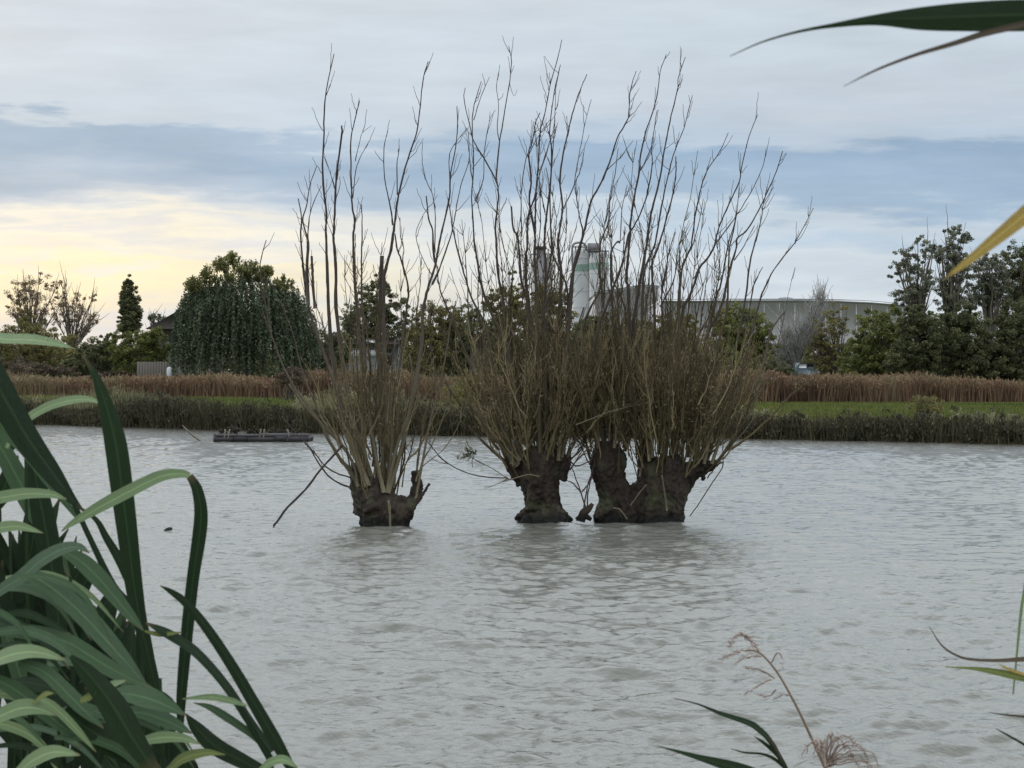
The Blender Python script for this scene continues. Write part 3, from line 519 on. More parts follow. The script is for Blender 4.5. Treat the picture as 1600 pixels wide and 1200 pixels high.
def pavilion():
    D = 150; r0 = root('boathouse', (P(590, 0, D)[0], D, .7), 'low dark building with white roof edge and windows behind the leftmost willow', 'building'); q = lambda x, y: (P(x, y, D)[0], P(x, y, D)[2])
    w = MB(); prism(w, [q(545, 600), q(622, 600), q(622, 537), q(545, 537)], D, D+6); w.build('wall', M['concdark'], r0)
    r = MB(); prism(r, [q(538, 538), q(628, 538), q(620, 528), q(566, 529)], D-.5, D+6.5); r.build('roof', M['rooftile'], r0)
    f = MB(); prism(f, [q(573, 534), q(587, 536), q(587, 531), q(574, 529)], D-.6, D-.52); f.build('roof_panel', M['whitep'], r0)
    for a, b in ((549, 553), (555, 565), (573, 587)):
        m = MB(); p, o = q(a, 557), q(b, 547); m.box(p[0], o[0], D-.06, D-.01, p[1], o[1]); m.build('white_window', M['whitep'], r0)
    m = MB(); p, o = q(600, 570), q(612, 545); m.box(p[0], o[0], D-.06, D-.01, p[1], o[1]); m.build('door', M['glass'], r0)
pavilion()
def van():
    D = 150; x, _, z = P(1262, 590, D); r0 = root('parked_van', (x, D, .5), 'pale blue and white van half hidden below the grey leafless tree', 'van'); q = lambda a, b: (P(a, b, D)[0], P(a, b, D)[2])
    b = MB(); prism(b, [q(1247, 590), q(1281, 590), q(1281, 579), q(1275, 576), q(1270, 568), q(1250, 567), q(1247, 571)], D, D+1.8); b.build('body', M['bluep'], r0)
    w = MB(); prism(w, [q(1262, 576), q(1273, 576), q(1269, 569), q(1262, 569)], D-.03, D-.005); w.build('side_window', M['glass'], r0)
    u = MB(); prism(u, [q(1248, 575), q(1260, 575), q(1260, 569), q(1250, 568.5)], D-.03, D-.005); u.build('side_panel', M['whitep'], r0)
    for a in (1253, 1275):
        t = MB(); c = np.array([*q(a, 590), 0]); t.tube([[c[0], D-.04, c[1]], [c[0], D+.2, c[1]]], .3, 16); t.build('wheel', M['rubber'], r0)
van()
def pylon():     # low pale garden shed glimpsed by the dark tree
    D = 154; x, _, z = P(748, 0, D); r0 = root('garden_shed', (x, D, .5), 'small dark shed with two white spots, between left and middle willows', 'shed'); q = lambda a, b: (P(a, b, D)[0], P(a, b, D)[2])
    b = MB(); prism(b, [q(735, 595), q(763, 595), q(763, 520), q(749, 512), q(735, 520)], D, D+3); b.build('wall', M['rooftile'], r0)
    for a, c in ((742, 519.5), (750.5, 517)):
        t = MB(); o = q(a, c); t.tube([[o[0], D-.1, o[1]], [o[0], D-.01, o[1]]], .12, 10); t.build('lamp_disc', M['whitep'], r0)
pylon()

# ------------------------------------------------------------------ things on the lake
def raft():
    D = 60.5; s = D/F; x0, x1 = (334-800)*s, (483-800)*s; r0 = root('nesting_raft', ((x0+x1)/2, D, 0), 'long low weathered raft with dark clods on deck, floating left of the willows', 'raft')
    f = MB()
    for i in range(6):
        y = D+i*.24+.02; f = MB(); f.tube(smooth_path([(x0, y, .05), ((x0+x1)/2, y, .06), (x1, y, .05)], 5, .004), .085, 10, rng.random()); f.build('float_log', M['raftdark'], r0)
    d = MB(); n = 19
    for i in range(n):
        a = x0+.05+(x1-x0-.1)*i/n; d.box(a+.004, a+(x1-x0-.1)/n-.006, D-.02, D+1.2, .145, .175+.012*rng.random(), rng.random())
    d.build('deck', M['woodraft'], r0)
    for z0, z1, y0, tt in ((.015, .14, D-.13, .05), (.145, .24, D-.11, .75)):
        k = MB(); q = np.sort(rng.uniform(x0+.1, x1-.1, 4)); ed = [x0, *q, x1]
        for a, b in zip(ed[:-1], ed[1:]): k.box(a+.01, b-.01, y0-.01*rng.random(), y0+.05, z0, z1+rng.normal(0, .012), tt+rng.uniform(-.1, .2))
        k.build('kerb_board', M['woodraft'], r0)
    for a in (352, 358, 407, 413, 452):
        x = (a-800)*s; g = MB(); g.tube(smooth_path([(x-.03, D-.1, .03), (x, D-.1, .2), (x+rng.normal(0, .04), D-.09, .36)], 3), np.linspace(.03, .02, 7), 6, .9); g.build('stake', M['farbark'], r0)
    for i, (a, h, w) in enumerate([(345,.09,.16), (357,.13,.2), (366,.12,.18), (385,.07,.14), (394,.12,.1), (405,.08,.2), (420,.1,.13), (431,.09,.12), (443,.07,.2), (455,.17,.08), (463,.09,.16)]):
        c = np.array([(a-800)*s, D+rng.uniform(.2, .8), .19+h*.6]); m = 130; t = MB(); p = c+unit(m)*np.array([w*.8, w*.6, h*1.5])*rng.random(m)[:, None]**.4
        A = unit(m)*.04; A[:, 2] = abs(A[:, 2]); t.quads(p, A, np.cross(A, unit(m))*.6, rng.random(m)*.5); t.build('weed_clod', M['bankdark'], r0)
raft()
def stick():
    t = MB(); D = 61; r0 = None; p = smooth_path([P(284, 664, D), P(297, 677, D), P(313, 689.5, D), (P(313, 689, D)[0]+.1, D, -.15)], 4, .003); t.tube(p, np.linspace(.018, .045, len(p)), 7, .8)
    setp(t.build('mooring_stick', M['farbark'], None, True), 'slanting grey stick poking out of the water left of the raft', 'stick')
    D = 23.7; t = MB(); c = np.array(P(263, 823, D)); v = []; f = []
    nu, nv = 12, 8
    for i in range(nv+1):
        for j in range(nu):
            a = math.pi*i/nv; b = 2*math.pi*j/nu; r = 1+.18*math.sin(3*b+i)+.1*math.cos(5*b); v.append((c[0]+.045*r*math.sin(a)*math.cos(b), c[1]+.06*r*math.sin(a)*math.sin(b), .008+.034*math.cos(a)+.012*math.sin(a)*math.cos(b)))
    f = [(i*nu+j, i*nu+(j+1) % nu, (i+1)*nu+(j+1) % nu, (i+1)*nu+j) for i in range(nv) for j in range(nu)]
    t.add(v, f, .1); setp(t.build('floating_clod', M['bark'], None, True), 'small dark clod floating on the open water at the left', 'debris')
stick()

# ------------------------------------------------------------------ pollard willows standing in the lake
tex = bpy.data.textures.new('bark_lumps', 'CLOUDS'); tex.noise_scale = .16; tex.noise_depth = 3
tex2 = bpy.data.textures.new('bark_ridges', 'CLOUDS'); tex2.noise_scale = .05; tex2.noise_depth = 3
def trunk_obj(parent, tubes, D, name='trunk'):
    """tubes: lists of (px, py, radius px, depth offset)"""
    mb = MB(); s = D/F
    for tb in tubes:
        a = np.array([(*P(x, y, D+d), r*s) for x, y, r, d in tb]); q = smooth_path(a, 4); q[:, 3] *= .94; mb.tube(q[:, :3], np.maximum(q[:, 3], .008), 16, .5)
        if q[:, 3].max() > .09:      # buttress ridges running up the stump
            for th in np.arange(0, 6.28, .33)+rng.random():
                w = th+np.cumsum(rng.normal(0, .07, len(q))); rr = q[:, 3]*rng.uniform(.86, .98)
                rp = q[:, :3]+np.stack([np.cos(w)*rr, np.sin(w)*rr, rng.normal(0, .01, len(q))], -1); k0 = rng.integers(0, 3)
                mb.tube(rp[k0:], np.maximum(q[k0:, 3]*rng.uniform(.09, .2), .014), 8, .5)
    o = mb.build(name, M['bark'], parent, True)
    r = o.modifiers.new('remesh', 'REMESH'); r.mode = 'VOXEL'; r.voxel_size = .013; r.use_smooth_shade = True
    d = o.modifiers.new('lumps', 'DISPLACE'); d.texture = tex; d.strength = .055; d.mid_level = .5; d.texture_coords = 'GLOBAL'
    d = o.modifiers.new('ridges', 'DISPLACE'); d.texture = tex2; d.strength = .05; d.mid_level = .5; d.texture_coords = 'GLOBAL'
    return o
def shoot_path(pts, D, d0, d1, jit=.0016):
    n = len(pts); L_ = np.cumsum([0]+[math.dist(pts[i], pts[i+1]) for i in range(n-1)]); u = L_/L_[-1]
    a = np.array([P(x, y, D+d0+(d1-d0)*t**1.2) for (x, y), t in zip(pts, u)]); return smooth_path(a, 4, jit)
def twiglets(mb, p, n, ln, r, t=.8):
    for _ in range(n):
        i = rng.integers(len(p)//3, len(p)-1); d = p[min(i+1, len(p)-1)]-p[i-1]; d /= np.linalg.norm(d)+1e-9; d = d+rng.normal(0, .4, 3)*[1, .8, .6]; d[2] = abs(d[2]); d /= np.linalg.norm(d)
        l = ln*rng.uniform(.3, 1); q = smooth_path([p[i], p[i]+d*l*.5, p[i]+d*l+[0, 0, l*.2]], 3, .004); mb.tube(q, np.linspace(r, .0022, len(q)), 4, t, cap=False)
def add_shoots(r0, D, shoots):
    for sh in shoots:
        pts, r_0, r_1 = sh[0], sh[1], sh[2]; side = rng.choice([-1, 1])
        tv = sh[4] if len(sh) > 4 else None; d0 = sh[3] if len(sh) > 3 else rng.uniform(-.22, .22); d1 = d0+rng.uniform(-.5, .5)*min(1, (pts[0][1]-pts[-1][1])/350)
        p = shoot_path(pts, D, d0, d1); u = np.linspace(0, 1, len(p)); zz = np.clip((p[:, 2]-.4)/3.4, 0, 1)
        r_0 = r_0*.84; rad = r_0+(r_1-r_0)*u**.55; rad = rad*(1+.09*rng.normal(size=len(p))*(u > .03)*(u < .97)); zz = zz if tv is None else zz*0+tv; mb = MB(); mb.tube(p, np.maximum(rad, .002), 7, zz)
        L_ = np.linalg.norm(p[-1]-p[0])*(sh[0][-1][1] < 720); twiglets(mb, p, int(L_*3.0), .3, .004, float(zz.mean()))
        mb.build('branch', M['shoot'], r0, True)
def fill(r0, D, cx, w, top, n, lens, spread, bias=0, rr=(.006, .013), name='twigs'):
    """the many thin unnamed shoots of a pollard head"""
    s = D/F; mb = MB()
    for i in range(n):
        u = rng.uniform(-1, 1); th = rng.random()*6.283; rad = rng.random()**.5; bx, by = math.cos(th)*rad, math.sin(th)*rad
        b = np.array([(cx+w*bx-800)*s, D+w*s*.8*by, CAMZ+(600-top)*s+rng.uniform(-.12, .1)-.18*rad])
        up = 0 if rng.random() < .2 else rng.uniform(.15, 1.0)
        ln = rng.uniform(*lens)*(1 if rng.random() < .8 else 1.35)
        k = rng.uniform(.55, 1.15)*spread
        d0 = np.array([bx*k+bias+rng.normal(0, .12), by*k+rng.normal(0, .12), 1.]); d0 /= np.linalg.norm(d0); d1 = np.array([d0[0]*.45, d0[1]*.45, 1.]); d1 /= np.linalg.norm(d1)
        q = b+d0*up; p = [q]; ln *= 1-.3*(up > .5)
        if name != 'twigs': d0 = d0*[.6, .6, 1]; d1 = d1*[.5, .5, 1]
        elif up: d0 = d0+rng.normal(0, .22, 3)*[1, 1, .2]
        for j in range(6):
            v_ = d0*(1-j/6)+d1*(j/6)+rng.normal(0, .11, 3); v_ /= np.linalg.norm(v_); q = q+v_*ln/6; p.append(q)
        p = smooth_path(p, 2, .004); r1 = rng.uniform(*rr)*(1 if rng.random() < .82 else 1.7); tt = (rng.choice([.15, .4, .6, .85, 1.0]) if name == 'twigs' else rng.choice([0, .1, .25]))+rng.normal(0, .05); mb.tube(p, np.linspace(r1, .003, len(p)), 5, tt, cap=False)
        twiglets(mb, p, int(ln*7), .32, .0038, tt)
    o = mb.build(name, M['twig'], r0, True); o['kind'] = 'stuff'
    if name == 'twigs':        # withered leaves still clinging to the shoots
        k = n*60; V = np.concatenate(mb.v); c = V[rng.integers(0, len(V), k*2)]; c = c[(c[:, 2] < rng.uniform(.9, 2.7, len(c))) & (c[:, 2] > .8+.3*rng.random(len(c)))][:k]+0
        c = c+rng.normal(0, .02, c.shape); m = len(c); A = rng.normal(size=(m, 3))*[.5, .5, 1]; A *= (.019*rng.uniform(.5, 1.3, m)/np.linalg.norm(A, axis=1))[:, None]; lb = MB(); lb.quads(c, A, np.cross(A, unit(m))*.4, rng.random(m)); lb.build('withered_leaves', M['wither'], r0)['kind'] = 'stuff'
B, m_, t_, T = .030, .020, .012, .004
W1 = root('pollard_willow', ((602-800)/F*24.6, 24.6, 0), 'leftmost and smallest pollard willow standing in the water, open stump with a horn', 'tree', 'pollard willows standing in the lake')
trunk_obj(W1, [[(600,860,36,0), (600,822,37,0), (597,800,36,0), (588,782,33,0), (582,765,28,0), (580,750,22,0)], [(573,800,20,.1), (566,770,18,.05), (560,745,13,.05), (556,725,7,.05)], [(626,822,15,-.05), (634,800,13,-.05), (647,780,9,0), (651,758,7,.02), (650,738,5,.02)],
  [(588,795,26,-.1), (580,768,16,-.1), (577,745,7,-.05)], [(612,800,26,.05), (620,788,16,.0), (634,786,12,0)], [(598,788,18,.2), (603,760,12,.2), (606,735,7,.2)], [(640,795,5,-.1), (658,775,3.5,-.1), (671,756,2.2,-.1)]], 24.6)
add_shoots(W1, 24.6, [
 ([(575,760),(548,690),(530,630),(520,590),(497,527),(482,480),(475,427),(470,370),(471,340),(466,310)], .052, .006),
 ([(482,478),(480,420),(482,380),(473,345),(479,322),(484,290),(495,259)], .026, T, 0), ([(492,482),(489,440),(488,418),(487,400)], .024, .014, 0), ([(478,440),(480,395),(482,355),(487,325),(502,290)], .018, T, 0),
 ([(580,760),(535,640),(520,560),(514,490),(512,440),(510,385),(509,357),(510,335),(504,272),(506,220),(507,167),(511,135),(522,84)], .042, .005),
 ([(585,760),(550,650),(535,560),(525,480),(525,440),(524,402),(521,372),(522,357),(524,310),(526,272),(534,212),(534,196)], .04, .009),
 ([(525,300),(516,270),(505,243)], .006, .003, 0), ([(525,310),(531,290),(531,276)], .007, .003, 0),
 ([(592,760),(570,600),(562,530),(557,470),(555,445),(553,410),(552,372),(554,342),(550,320),(549,285),(548,222),(554,190),(562,157)], .038, .005),
 ([(551,310),(556,267),(565,242),(575,225)], .009, .003, 0), ([(555,252),(562,222),(567,207),(581,196)], .007, .002, 0),
 ([(595,760),(575,620),(568,520),(565,447),(565,427),(565,390),(566,357),(565,320)], .028, .006),
 ([(602,760),(598,680),(594,612),(595,565),(592,520),(594,490),(595,452),(597,400)], .042, .026),
 ([(610,760),(603,600),(600,500),(600,440),(604,415),(611,390),(615,360),(616,355),(620,322),(627,285),(640,240),(651,207),(657,165),(661,125),(669,96)], .04, .005),
 ([(614,352),(610,325),(601,277),(600,232),(606,205)], .014, .004, .05), ([(621,305),(620,260),(624,232)], .011, .004, .05),
 ([(615,760),(622,650),(624,585),(627,552),(632,515),(636,475),(638,450),(627,407),(621,390),(617,365)], .03, .008), ([(632,430),(629,407),(631,390),(626,370),(625,340)], .012, .004, 0),
 ([(606,770),(628,700),(647,615),(655,565),(660,530),(660,495),(665,465),(672,440),(680,415),(687,377),(692,355),(702,310),(704,272),(711,235),(715,200),(714,166)], .04, .005),
 ([(703,285),(702,245),(709,227),(730,200)], .009, .003, 0), ([(675,445),(685,425),(692,405),(706,362),(712,330),(720,290),(734,250)], .017, .004, 0),
 ([(681,415),(677,390),(676,360),(670,342),(666,306)], .019, .007, 0), ([(679,395),(680,360),(680,335),(676,305),(667,285),(660,255),(660,222)], .011, .003, 0), ([(675,430),(667,417),(655,390),(650,365),(659,340),(668,325)], .008, .003, 0),
 ([(650,780),(656,745),(672,660),(687,602),(695,565),(700,535),(706,500),(712,470)], .024, .006),
 ([(560,760),(545,710),(505,665),(470,620),(447,582),(432,545),(422,515),(416,480),(410,457),(407,412),(416,375)], .024, .005),
 ([(560,760),(550,720),(510,665),(490,625),(474,585),(466,555),(459,525),(447,495),(437,470)], .022, .005),
 ([(556,765),(535,757),(517,747),(500,727),(485,702),(475,690),(455,668),(440,650)], .016, .005, 0, .7), ([(556,750),(545,745),(525,739),(507,727),(495,712),(482,697),(476,690)], .012, .007, 0, .7),
 ([(535,696),(500,735),(477,765),(450,792),(432,816),(427,822)], .016, .014, -.35, .8), ([(560,760),(547,735),(530,715),(510,680),(500,660),(485,645),(470,627),(452,600)], .04, .008),
 ([(650,752),(657,732),(675,717),(695,700),(710,677),(722,650)], .012, .004), ([(650,752),(660,722),(675,695),(695,645),(700,610),(706,580)], .014, .004),
 ([(575,760),(560,700),(548,640),(540,600)], .03, .012), ([(604,770),(620,700),(640,640),(645,590),(640,555)], .03, .01), ([(600,770),(585,700),(578,650),(580,590),(575,540)], .034, .01),
 ([(605,770),(612,700),(610,640),(612,580),(618,530)], .03, .01), ([(590,770),(600,690),(604,640),(600,560)], .026, .008), ([(650,770),(653,720),(665,650),(680,600),(676,560)], .026, .008),
 ([(610,830),(609,800),(607,782)], .014, .017, -.42)])
fill(W1, 24.6, 590, 30, 752, 55, (.6, 1.5), .55)
fill(W1, 24.6, 592, 30, 740, 14, (2.0, 2.8), .45, name='thin_shoots')

W2 = root('pollard_willow', ((847-800)/F*25.2, 25.2, 0), 'middle pollard willow in the water, single flared stump with a dense shoot crown', 'tree', 'pollard willows standing in the lake')
trunk_obj(W2, [[(848,850,46,0), (848,812,40,0), (847,800,29,0), (846,788,26,0), (845,772,27,0), (842,755,30,0), (840,735,34,0), (843,715,32,0), (846,700,18,0)], [(820,750,16,.05), (806,733,14,0), (797,714,8,0)], [(870,745,16,0), (880,728,12,0), (884,712,8,.05)],
  [(808,811,4,-.05), (818,803,7,-.1), (832,790,10,-.15), (842,750,18,-.15), (850,720,14,-.1)], [(890,811,4,.1), (879,803,7,.1), (866,785,9,.1), (860,760,14,.1)], [(845,735,26,.25), (843,700,12,.3)], [(818,705,8,0), (812,722,14,0)]], 25.2)
add_shoots(W2, 25.2, [
 ([(835,730),(815,640),(800,560),(787,480),(785,460),(779,432),(777,410),(775,377),(774,357),(776,335),(779,305),(774,280),(755,245),(740,220),(734,195),(725,155),(727,137)], .036, .004),
 ([(775,282),(777,255),(781,220),(787,182),(795,135),(799,97),(795,72)], .015, .004, 0), ([(780,219),(777,200),(779,165),(776,135),(781,101)], .008, .003, 0), ([(796,130),(803,150),(808,140)], .004, .002, 0),
 ([(840,740),(820,680),(805,600),(785,525),(772,500),(760,470),(752,445),(747,415),(741,377),(740,357),(737,310),(740,260),(738,195),(741,165),(752,127)], .036, .004),
 ([(740,188),(752,150),(765,120)], .008, .003, 0), ([(742,314),(755,280),(757,235),(765,190),(774,172)], .009, .003, 0), ([(739,288),(734,250),(732,207)], .009, .004, 0),
 ([(800,725),(785,640),(768,560),(762,515),(750,490),(737,465),(725,427),(715,390),(707,357),(705,340),(700,310)], .03, .006), ([(795,725),(760,640),(737,575),(722,537),(705,495),(692,465),(685,440),(684,415)], .032, .006),
 ([(845,730),(840,560),(838,450),(835,395),(836,365),(827,315),(830,285),(826,240),(831,225),(837,192),(844,176)], .032, .005),
 ([(826,242),(840,215),(859,187)], .008, .003, 0), ([(815,370),(815,357),(814,322),(816,285),(822,247),(827,238)], .012, .005, 0),
 ([(850,735),(845,650),(836,577),(832,527),(827,477),(822,440),(821,407),(824,385),(824,357),(826,335),(835,310),(839,285),(842,245),(844,207),(852,175),(860,132),(871,92),(878,62)], .036, .004),
 ([(836,400),(836,357),(837,310),(840,267)], .016, .009, .1),
 ([(855,730),(852,600),(850,500),(853,430),(851,385),(852,357),(856,320),(860,285),(862,235),(859,210),(862,172),(869,130),(876,101)], .034, .004),
 ([(860,214),(870,196)], .006, .003, 0), ([(841,280),(850,250),(859,220)], .007, .004, 0), ([(852,332),(847,310),(842,280)], .009, .005, 0),
 ([(865,730),(868,620),(872,520),(877,432),(874,402),(872,377),(875,357),(879,322),(875,280),(880,240),(889,200),(896,172),(906,142),(917,116)], .036, .005),
 ([(880,327),(897,290),(899,275),(906,235),(915,190),(924,155)], .01, .003, 0),
 ([(872,730),(878,620),(885,520),(892,440),(897,420),(905,395),(910,370),(910,357),(906,342),(901,310),(899,285),(905,272),(909,254)], .028, .004),
 ([(850,735),(838,600),(832,535),(827,502),(822,465),(815,440),(812,405),(809,370),(802,357),(799,322)], .03, .01), ([(872,720),(882,620),(887,527),(886,502),(887,477),(885,447),(875,422),(861,390),(855,362)], .03, .007),
 ([(875,720),(885,560),(895,435),(900,405),(910,372),(915,352),(923,316),(936,292),(952,255),(964,217),(980,188),(983,172),(985,140),(994,111)], .034, .004),
 ([(986,142),(1000,120)], .004, .002, 0), ([(985,160),(999,138)], .005, .002, 0), ([(981,186),(990,176)], .004, .002, 0), ([(949,265),(968,247),(989,220)], .007, .003, 0),
 ([(880,720),(890,620),(912,510),(925,477),(937,452),(937,402),(939,377),(952,343),(953,313),(961,273),(966,231)], .028, .004),
 ([(795,750),(790,747),(755,745),(722,736),(695,720),(680,705),(665,687)], .011, .005, -.2, .7), ([(795,748),(760,727),(738,716),(722,708)], .007, .003, -.1), ([(792,748),(775,757),(762,762)], .006, .003, -.1), ([(800,735),(790,722),(765,700),(745,680),(732,665)], .046, .007),
 ([(808,728),(785,700),(765,672),(740,640),(722,610)], .046, .007), ([(812,720),(795,690),(780,660),(760,600)], .046, .008), ([(815,715),(802,680),(790,640),(775,590)], .046, .008), ([(884,718),(900,690),(925,665),(945,640)], .02, .006),
 ([(860,700),(865,640),(880,580),(900,520),(912,480)], .026, .007), ([(858,700),(850,640),(862,570),(858,500),(862,460)], .028, .008), ([(830,710),(812,640),(800,600),(782,540),(770,510)], .028, .007),
 ([(878,715),(895,650),(915,600),(925,545),(922,505)], .024, .006), ([(886,722),(910,700),(915,670),(935,620)], .016, .005), ([(843,745),(825,742),(802,748),(785,752)], .012, .008, -.45)])
fill(W2, 25.2, 842, 46, 712, 225, (.5, 1.25), .74); fill(W2, 25.2, 842, 44, 705, 40, (1.9, 3.1), .42, name='thin_shoots')
def dangling(W, D, px, py):
    mb = MB(); c = np.array(P(px, py, D)); k = 60; p = c+unit(k)*[.13, .1, .09]*rng.random(k)[:, None]; A = unit(k)*.03; mb.quads(p, A, np.cross(A, unit(k))*.6, rng.random(k)); 
    for _ in range(10): e = c+rng.normal(0, .07, 3); q = smooth_path([c+[.1, 0, .02], (c+e)/2+[.03, 0, 0], e], 3); mb.tube(q, .004, 4, .3, cap=False)
    mb.build('caught_debris', M['grey'], W)
dangling(W2, 25.1, 729, 710)

W3 = root('pollard_willow', ((1010-800)/F*25.2, 25.2, 0), 'rightmost and widest willow in the water, two hollow stumps joined at the base', 'tree', 'pollard willows standing in the lake')
trunk_obj(W3, [[(948,850,24,0), (950,808,22,0), (955,785,20,0), (952,760,22,0), (948,735,25,0), (946,710,22,0), (945,690,12,0)], [(990,850,26,0), (985,806,22,0), (975,780,18,0), (962,745,16,0), (966,715,13,0), (958,695,8,0)], [(935,810,10,-.1), (948,795,14,-.1)]], 25.2, 'left_stump')
trunk_obj(W3, [[(1030,850,44,0), (1030,806,40,0), (1032,780,42,0), (1036,755,42,0), (1038,732,38,0), (1035,715,26,0)], [(1000,806,18,0), (1003,775,16,0), (1008,745,13,0), (1006,715,9,0), (1004,700,6,0)], [(1055,745,24,0), (1082,735,16,0), (1105,728,11,0), (1124,722,6,0)],
  [(1050,800,16,.05), (1064,770,14,.05), (1075,748,12,0)], [(980,806,22,.05), (990,780,20,.05), (1000,760,14,.05)], [(1098,735,6,-.05), (1100,750,3,-.05)], [(1020,760,22,.3), (1015,720,12,.35)], [(1040,800,10,-.25), (1038,760,13,-.25), (1040,735,9,-.2)]], 25.2, 'right_stump')
add_shoots(W3, 25.2, [
 ([(955,700),(960,560),(955,432),(955,395),(965,377),(969,377),(972,327),(980,289)], .026, .004),
 ([(975,700),(985,640),(985,560),(982,457),(979,440),(980,415),(984,372),(985,348),(991,308),(999,268),(1001,241),(1009,207),(1020,175),(1027,148),(1032,111),(1041,85)], .036, .004),
 ([(935,700),(925,600),(935,515),(947,480),(960,445),(972,412),(982,367),(987,359),(1000,335),(1012,300),(1019,257),(1018,231),(1021,209),(1027,172)], .03, .004), ([(1000,267),(1008,252),(1019,227)], .008, .005, 0),
 ([(1005,720),(995,600),(990,515),(994,477),(1000,440),(1007,402),(1011,377),(1016,343),(1023,311),(1031,279),(1037,241),(1043,209),(1051,172),(1059,137),(1060,121),(1071,89)], .038, .004),
 ([(1015,720),(1010,620),(1003,520),(1005,450),(1007,422),(1022,385),(1024,377),(1032,332),(1040,292),(1048,257),(1056,231),(1069,199),(1082,149)], .032, .004), ([(1055,225),(1051,196)], .005, .003, 0),
 ([(1030,710),(1025,560),(1022,465),(1020,445),(1019,410),(1027,390),(1035,365),(1041,343),(1051,305),(1056,271),(1056,244)], .03, .006),
 ([(1035,710),(1038,560),(1034,465),(1040,427),(1045,395),(1055,362)], .026, .005), ([(1032,480),(1039,465),(1050,445),(1056,420),(1060,385),(1071,355)], .018, .004, 0),
 ([(1050,710),(1055,560),(1060,477),(1062,450),(1067,415),(1080,385),(1081,377),(1088,327),(1095,295),(1104,268),(1125,236),(1138,207)], .03, .004), ([(1104,268),(1111,245)], .006, .003, 0), ([(1080,390),(1084,377),(1092,348),(1099,311)], .01, .004, 0),
 ([(1055,710),(1060,560),(1067,485),(1077,465),(1087,437),(1094,417),(1107,402),(1117,382),(1120,367),(1125,351),(1139,319),(1155,284),(1160,255),(1171,212),(1184,179)], .032, .004),
 ([(1117,382),(1133,361),(1152,335),(1176,295),(1192,260),(1197,233)], .012, .003, 0), ([(1080,710),(1100,560),(1119,465),(1125,450),(1130,425),(1137,385),(1139,377),(1147,351),(1152,327)], .024, .005),
 ([(1075,715),(1085,620),(1105,525),(1120,495),(1131,465),(1135,445),(1142,415),(1150,390),(1152,372),(1165,362),(1181,337),(1199,300),(1213,268),(1223,236)], .034, .005),
 ([(1100,725),(1120,640),(1150,540),(1165,465),(1171,415),(1182,370),(1181,377),(1190,340),(1193,319),(1209,292)], .026, .004), ([(1147,407),(1162,385),(1179,352)], .01, .004, 0),
 ([(1112,725),(1140,640),(1165,560),(1187,470),(1195,450),(1210,420),(1240,382),(1244,377),(1271,325)], .026, .004), ([(1120,725),(1160,660),(1190,577),(1197,552),(1205,517),(1226,487)], .024, .008),
 ([(1098,725),(1155,560),(1174,465),(1179,442),(1192,417)], .02, .004), ([(1118,727),(1150,680),(1192,605),(1205,587),(1220,567)], .018, .005), ([(1090,725),(1098,600),(1102,530),(1112,487)], .026, .010),
 ([(1215,540),(1225,495),(1232,460),(1242,417)], .006, .002, .5), ([(1118,724),(1137,700),(1162,675),(1180,650)], .024, .007), ([(1130,715),(1128,732),(1109,760),(1097,779),(1090,790),(1078,806)], .010, .006, -.2, .7),
 ([(1105,722),(1115,690),(1130,640),(1142,600)], .026, .008), ([(1095,722),(1100,680),(1112,620),(1120,580)], .026, .008), ([(1085,722),(1088,670),(1092,610),(1090,560)], .028, .008), ([(900,664),(943,647),(981,636),(1031,627)], .010, .006, -.5),
 ([(1040,715),(1050,640),(1068,580),(1072,520)], .028, .008), ([(1020,715),(1015,640),(1022,570),(1012,510)], .028, .008), ([(945,700),(930,640),(918,580),(905,540)], .026, .007), ([(960,700),(968,630),(965,570),(975,510)], .026, .007),
 ([(1005,725),(992,690),(985,665)], .014, .006), ([(1000,760),(990,725),(983,690)], .010, .005), ([(925,705),(905,690),(890,668)], .016, .006), ([(958,794),(968,796),(975,804),(980,812)], .010, .008, -.5), ([(985,790),(998,772),(1010,757)], .007, .006, -.45), ([(1042,798),(1038,768),(1034,742)], .016, .009, -.42, 0.3), ([(1000,745),(1003,720),(996,690)], .02, .008, -.1)])
fill(W3, 25.2, 948, 26, 700, 95, (.5, 1.25), .6, -.05); fill(W3, 25.2, 1052, 56, 712, 250, (.5, 1.25), .68, .12); fill(W3, 25.2, 1020, 66, 700, 48, (1.9, 2.9), .4, .08, name='thin_shoots')
def stub():
    D = 25; r0 = root('drowned_stub', (*P(917, 808, D)[:2], 0), 'small broken stub with thin twigs between the middle and rightmost willows', 'stump')
    mb = MB(); s = D/F
    for tb in ([(908,815,6), (912,802,7), (920,795,5), (926,787,3)], [(900,812,3), (912,806,5), (924,812,3)]): q = smooth_path([(*P(x, y, D), r*s) for x, y, r in tb], 4); mb.tube(q[:, :3], q[:, 3], 9, .1)
    mb.build('stump', M['bark'], r0, True)
    for pts in ([(917,800),(908,770),(897,740),(887,715)], [(917,798),(919,770),(925,740),(930,715)], [(912,795),(918,760),(922,745)], [(890,735),(905,715),(925,705)], [(908,770),(895,755),(884,750)], [(909,768),(920,755),(925,735)], [(887,716),(900,728),(922,720),(928,705)]):
        t = MB(); p = shoot_path(pts, D, 0, .05, .003); t.tube(p, np.linspace(.010, .004, len(p)), 6, .8); t.build('twig', M['shoot'], r0, True)
stub()

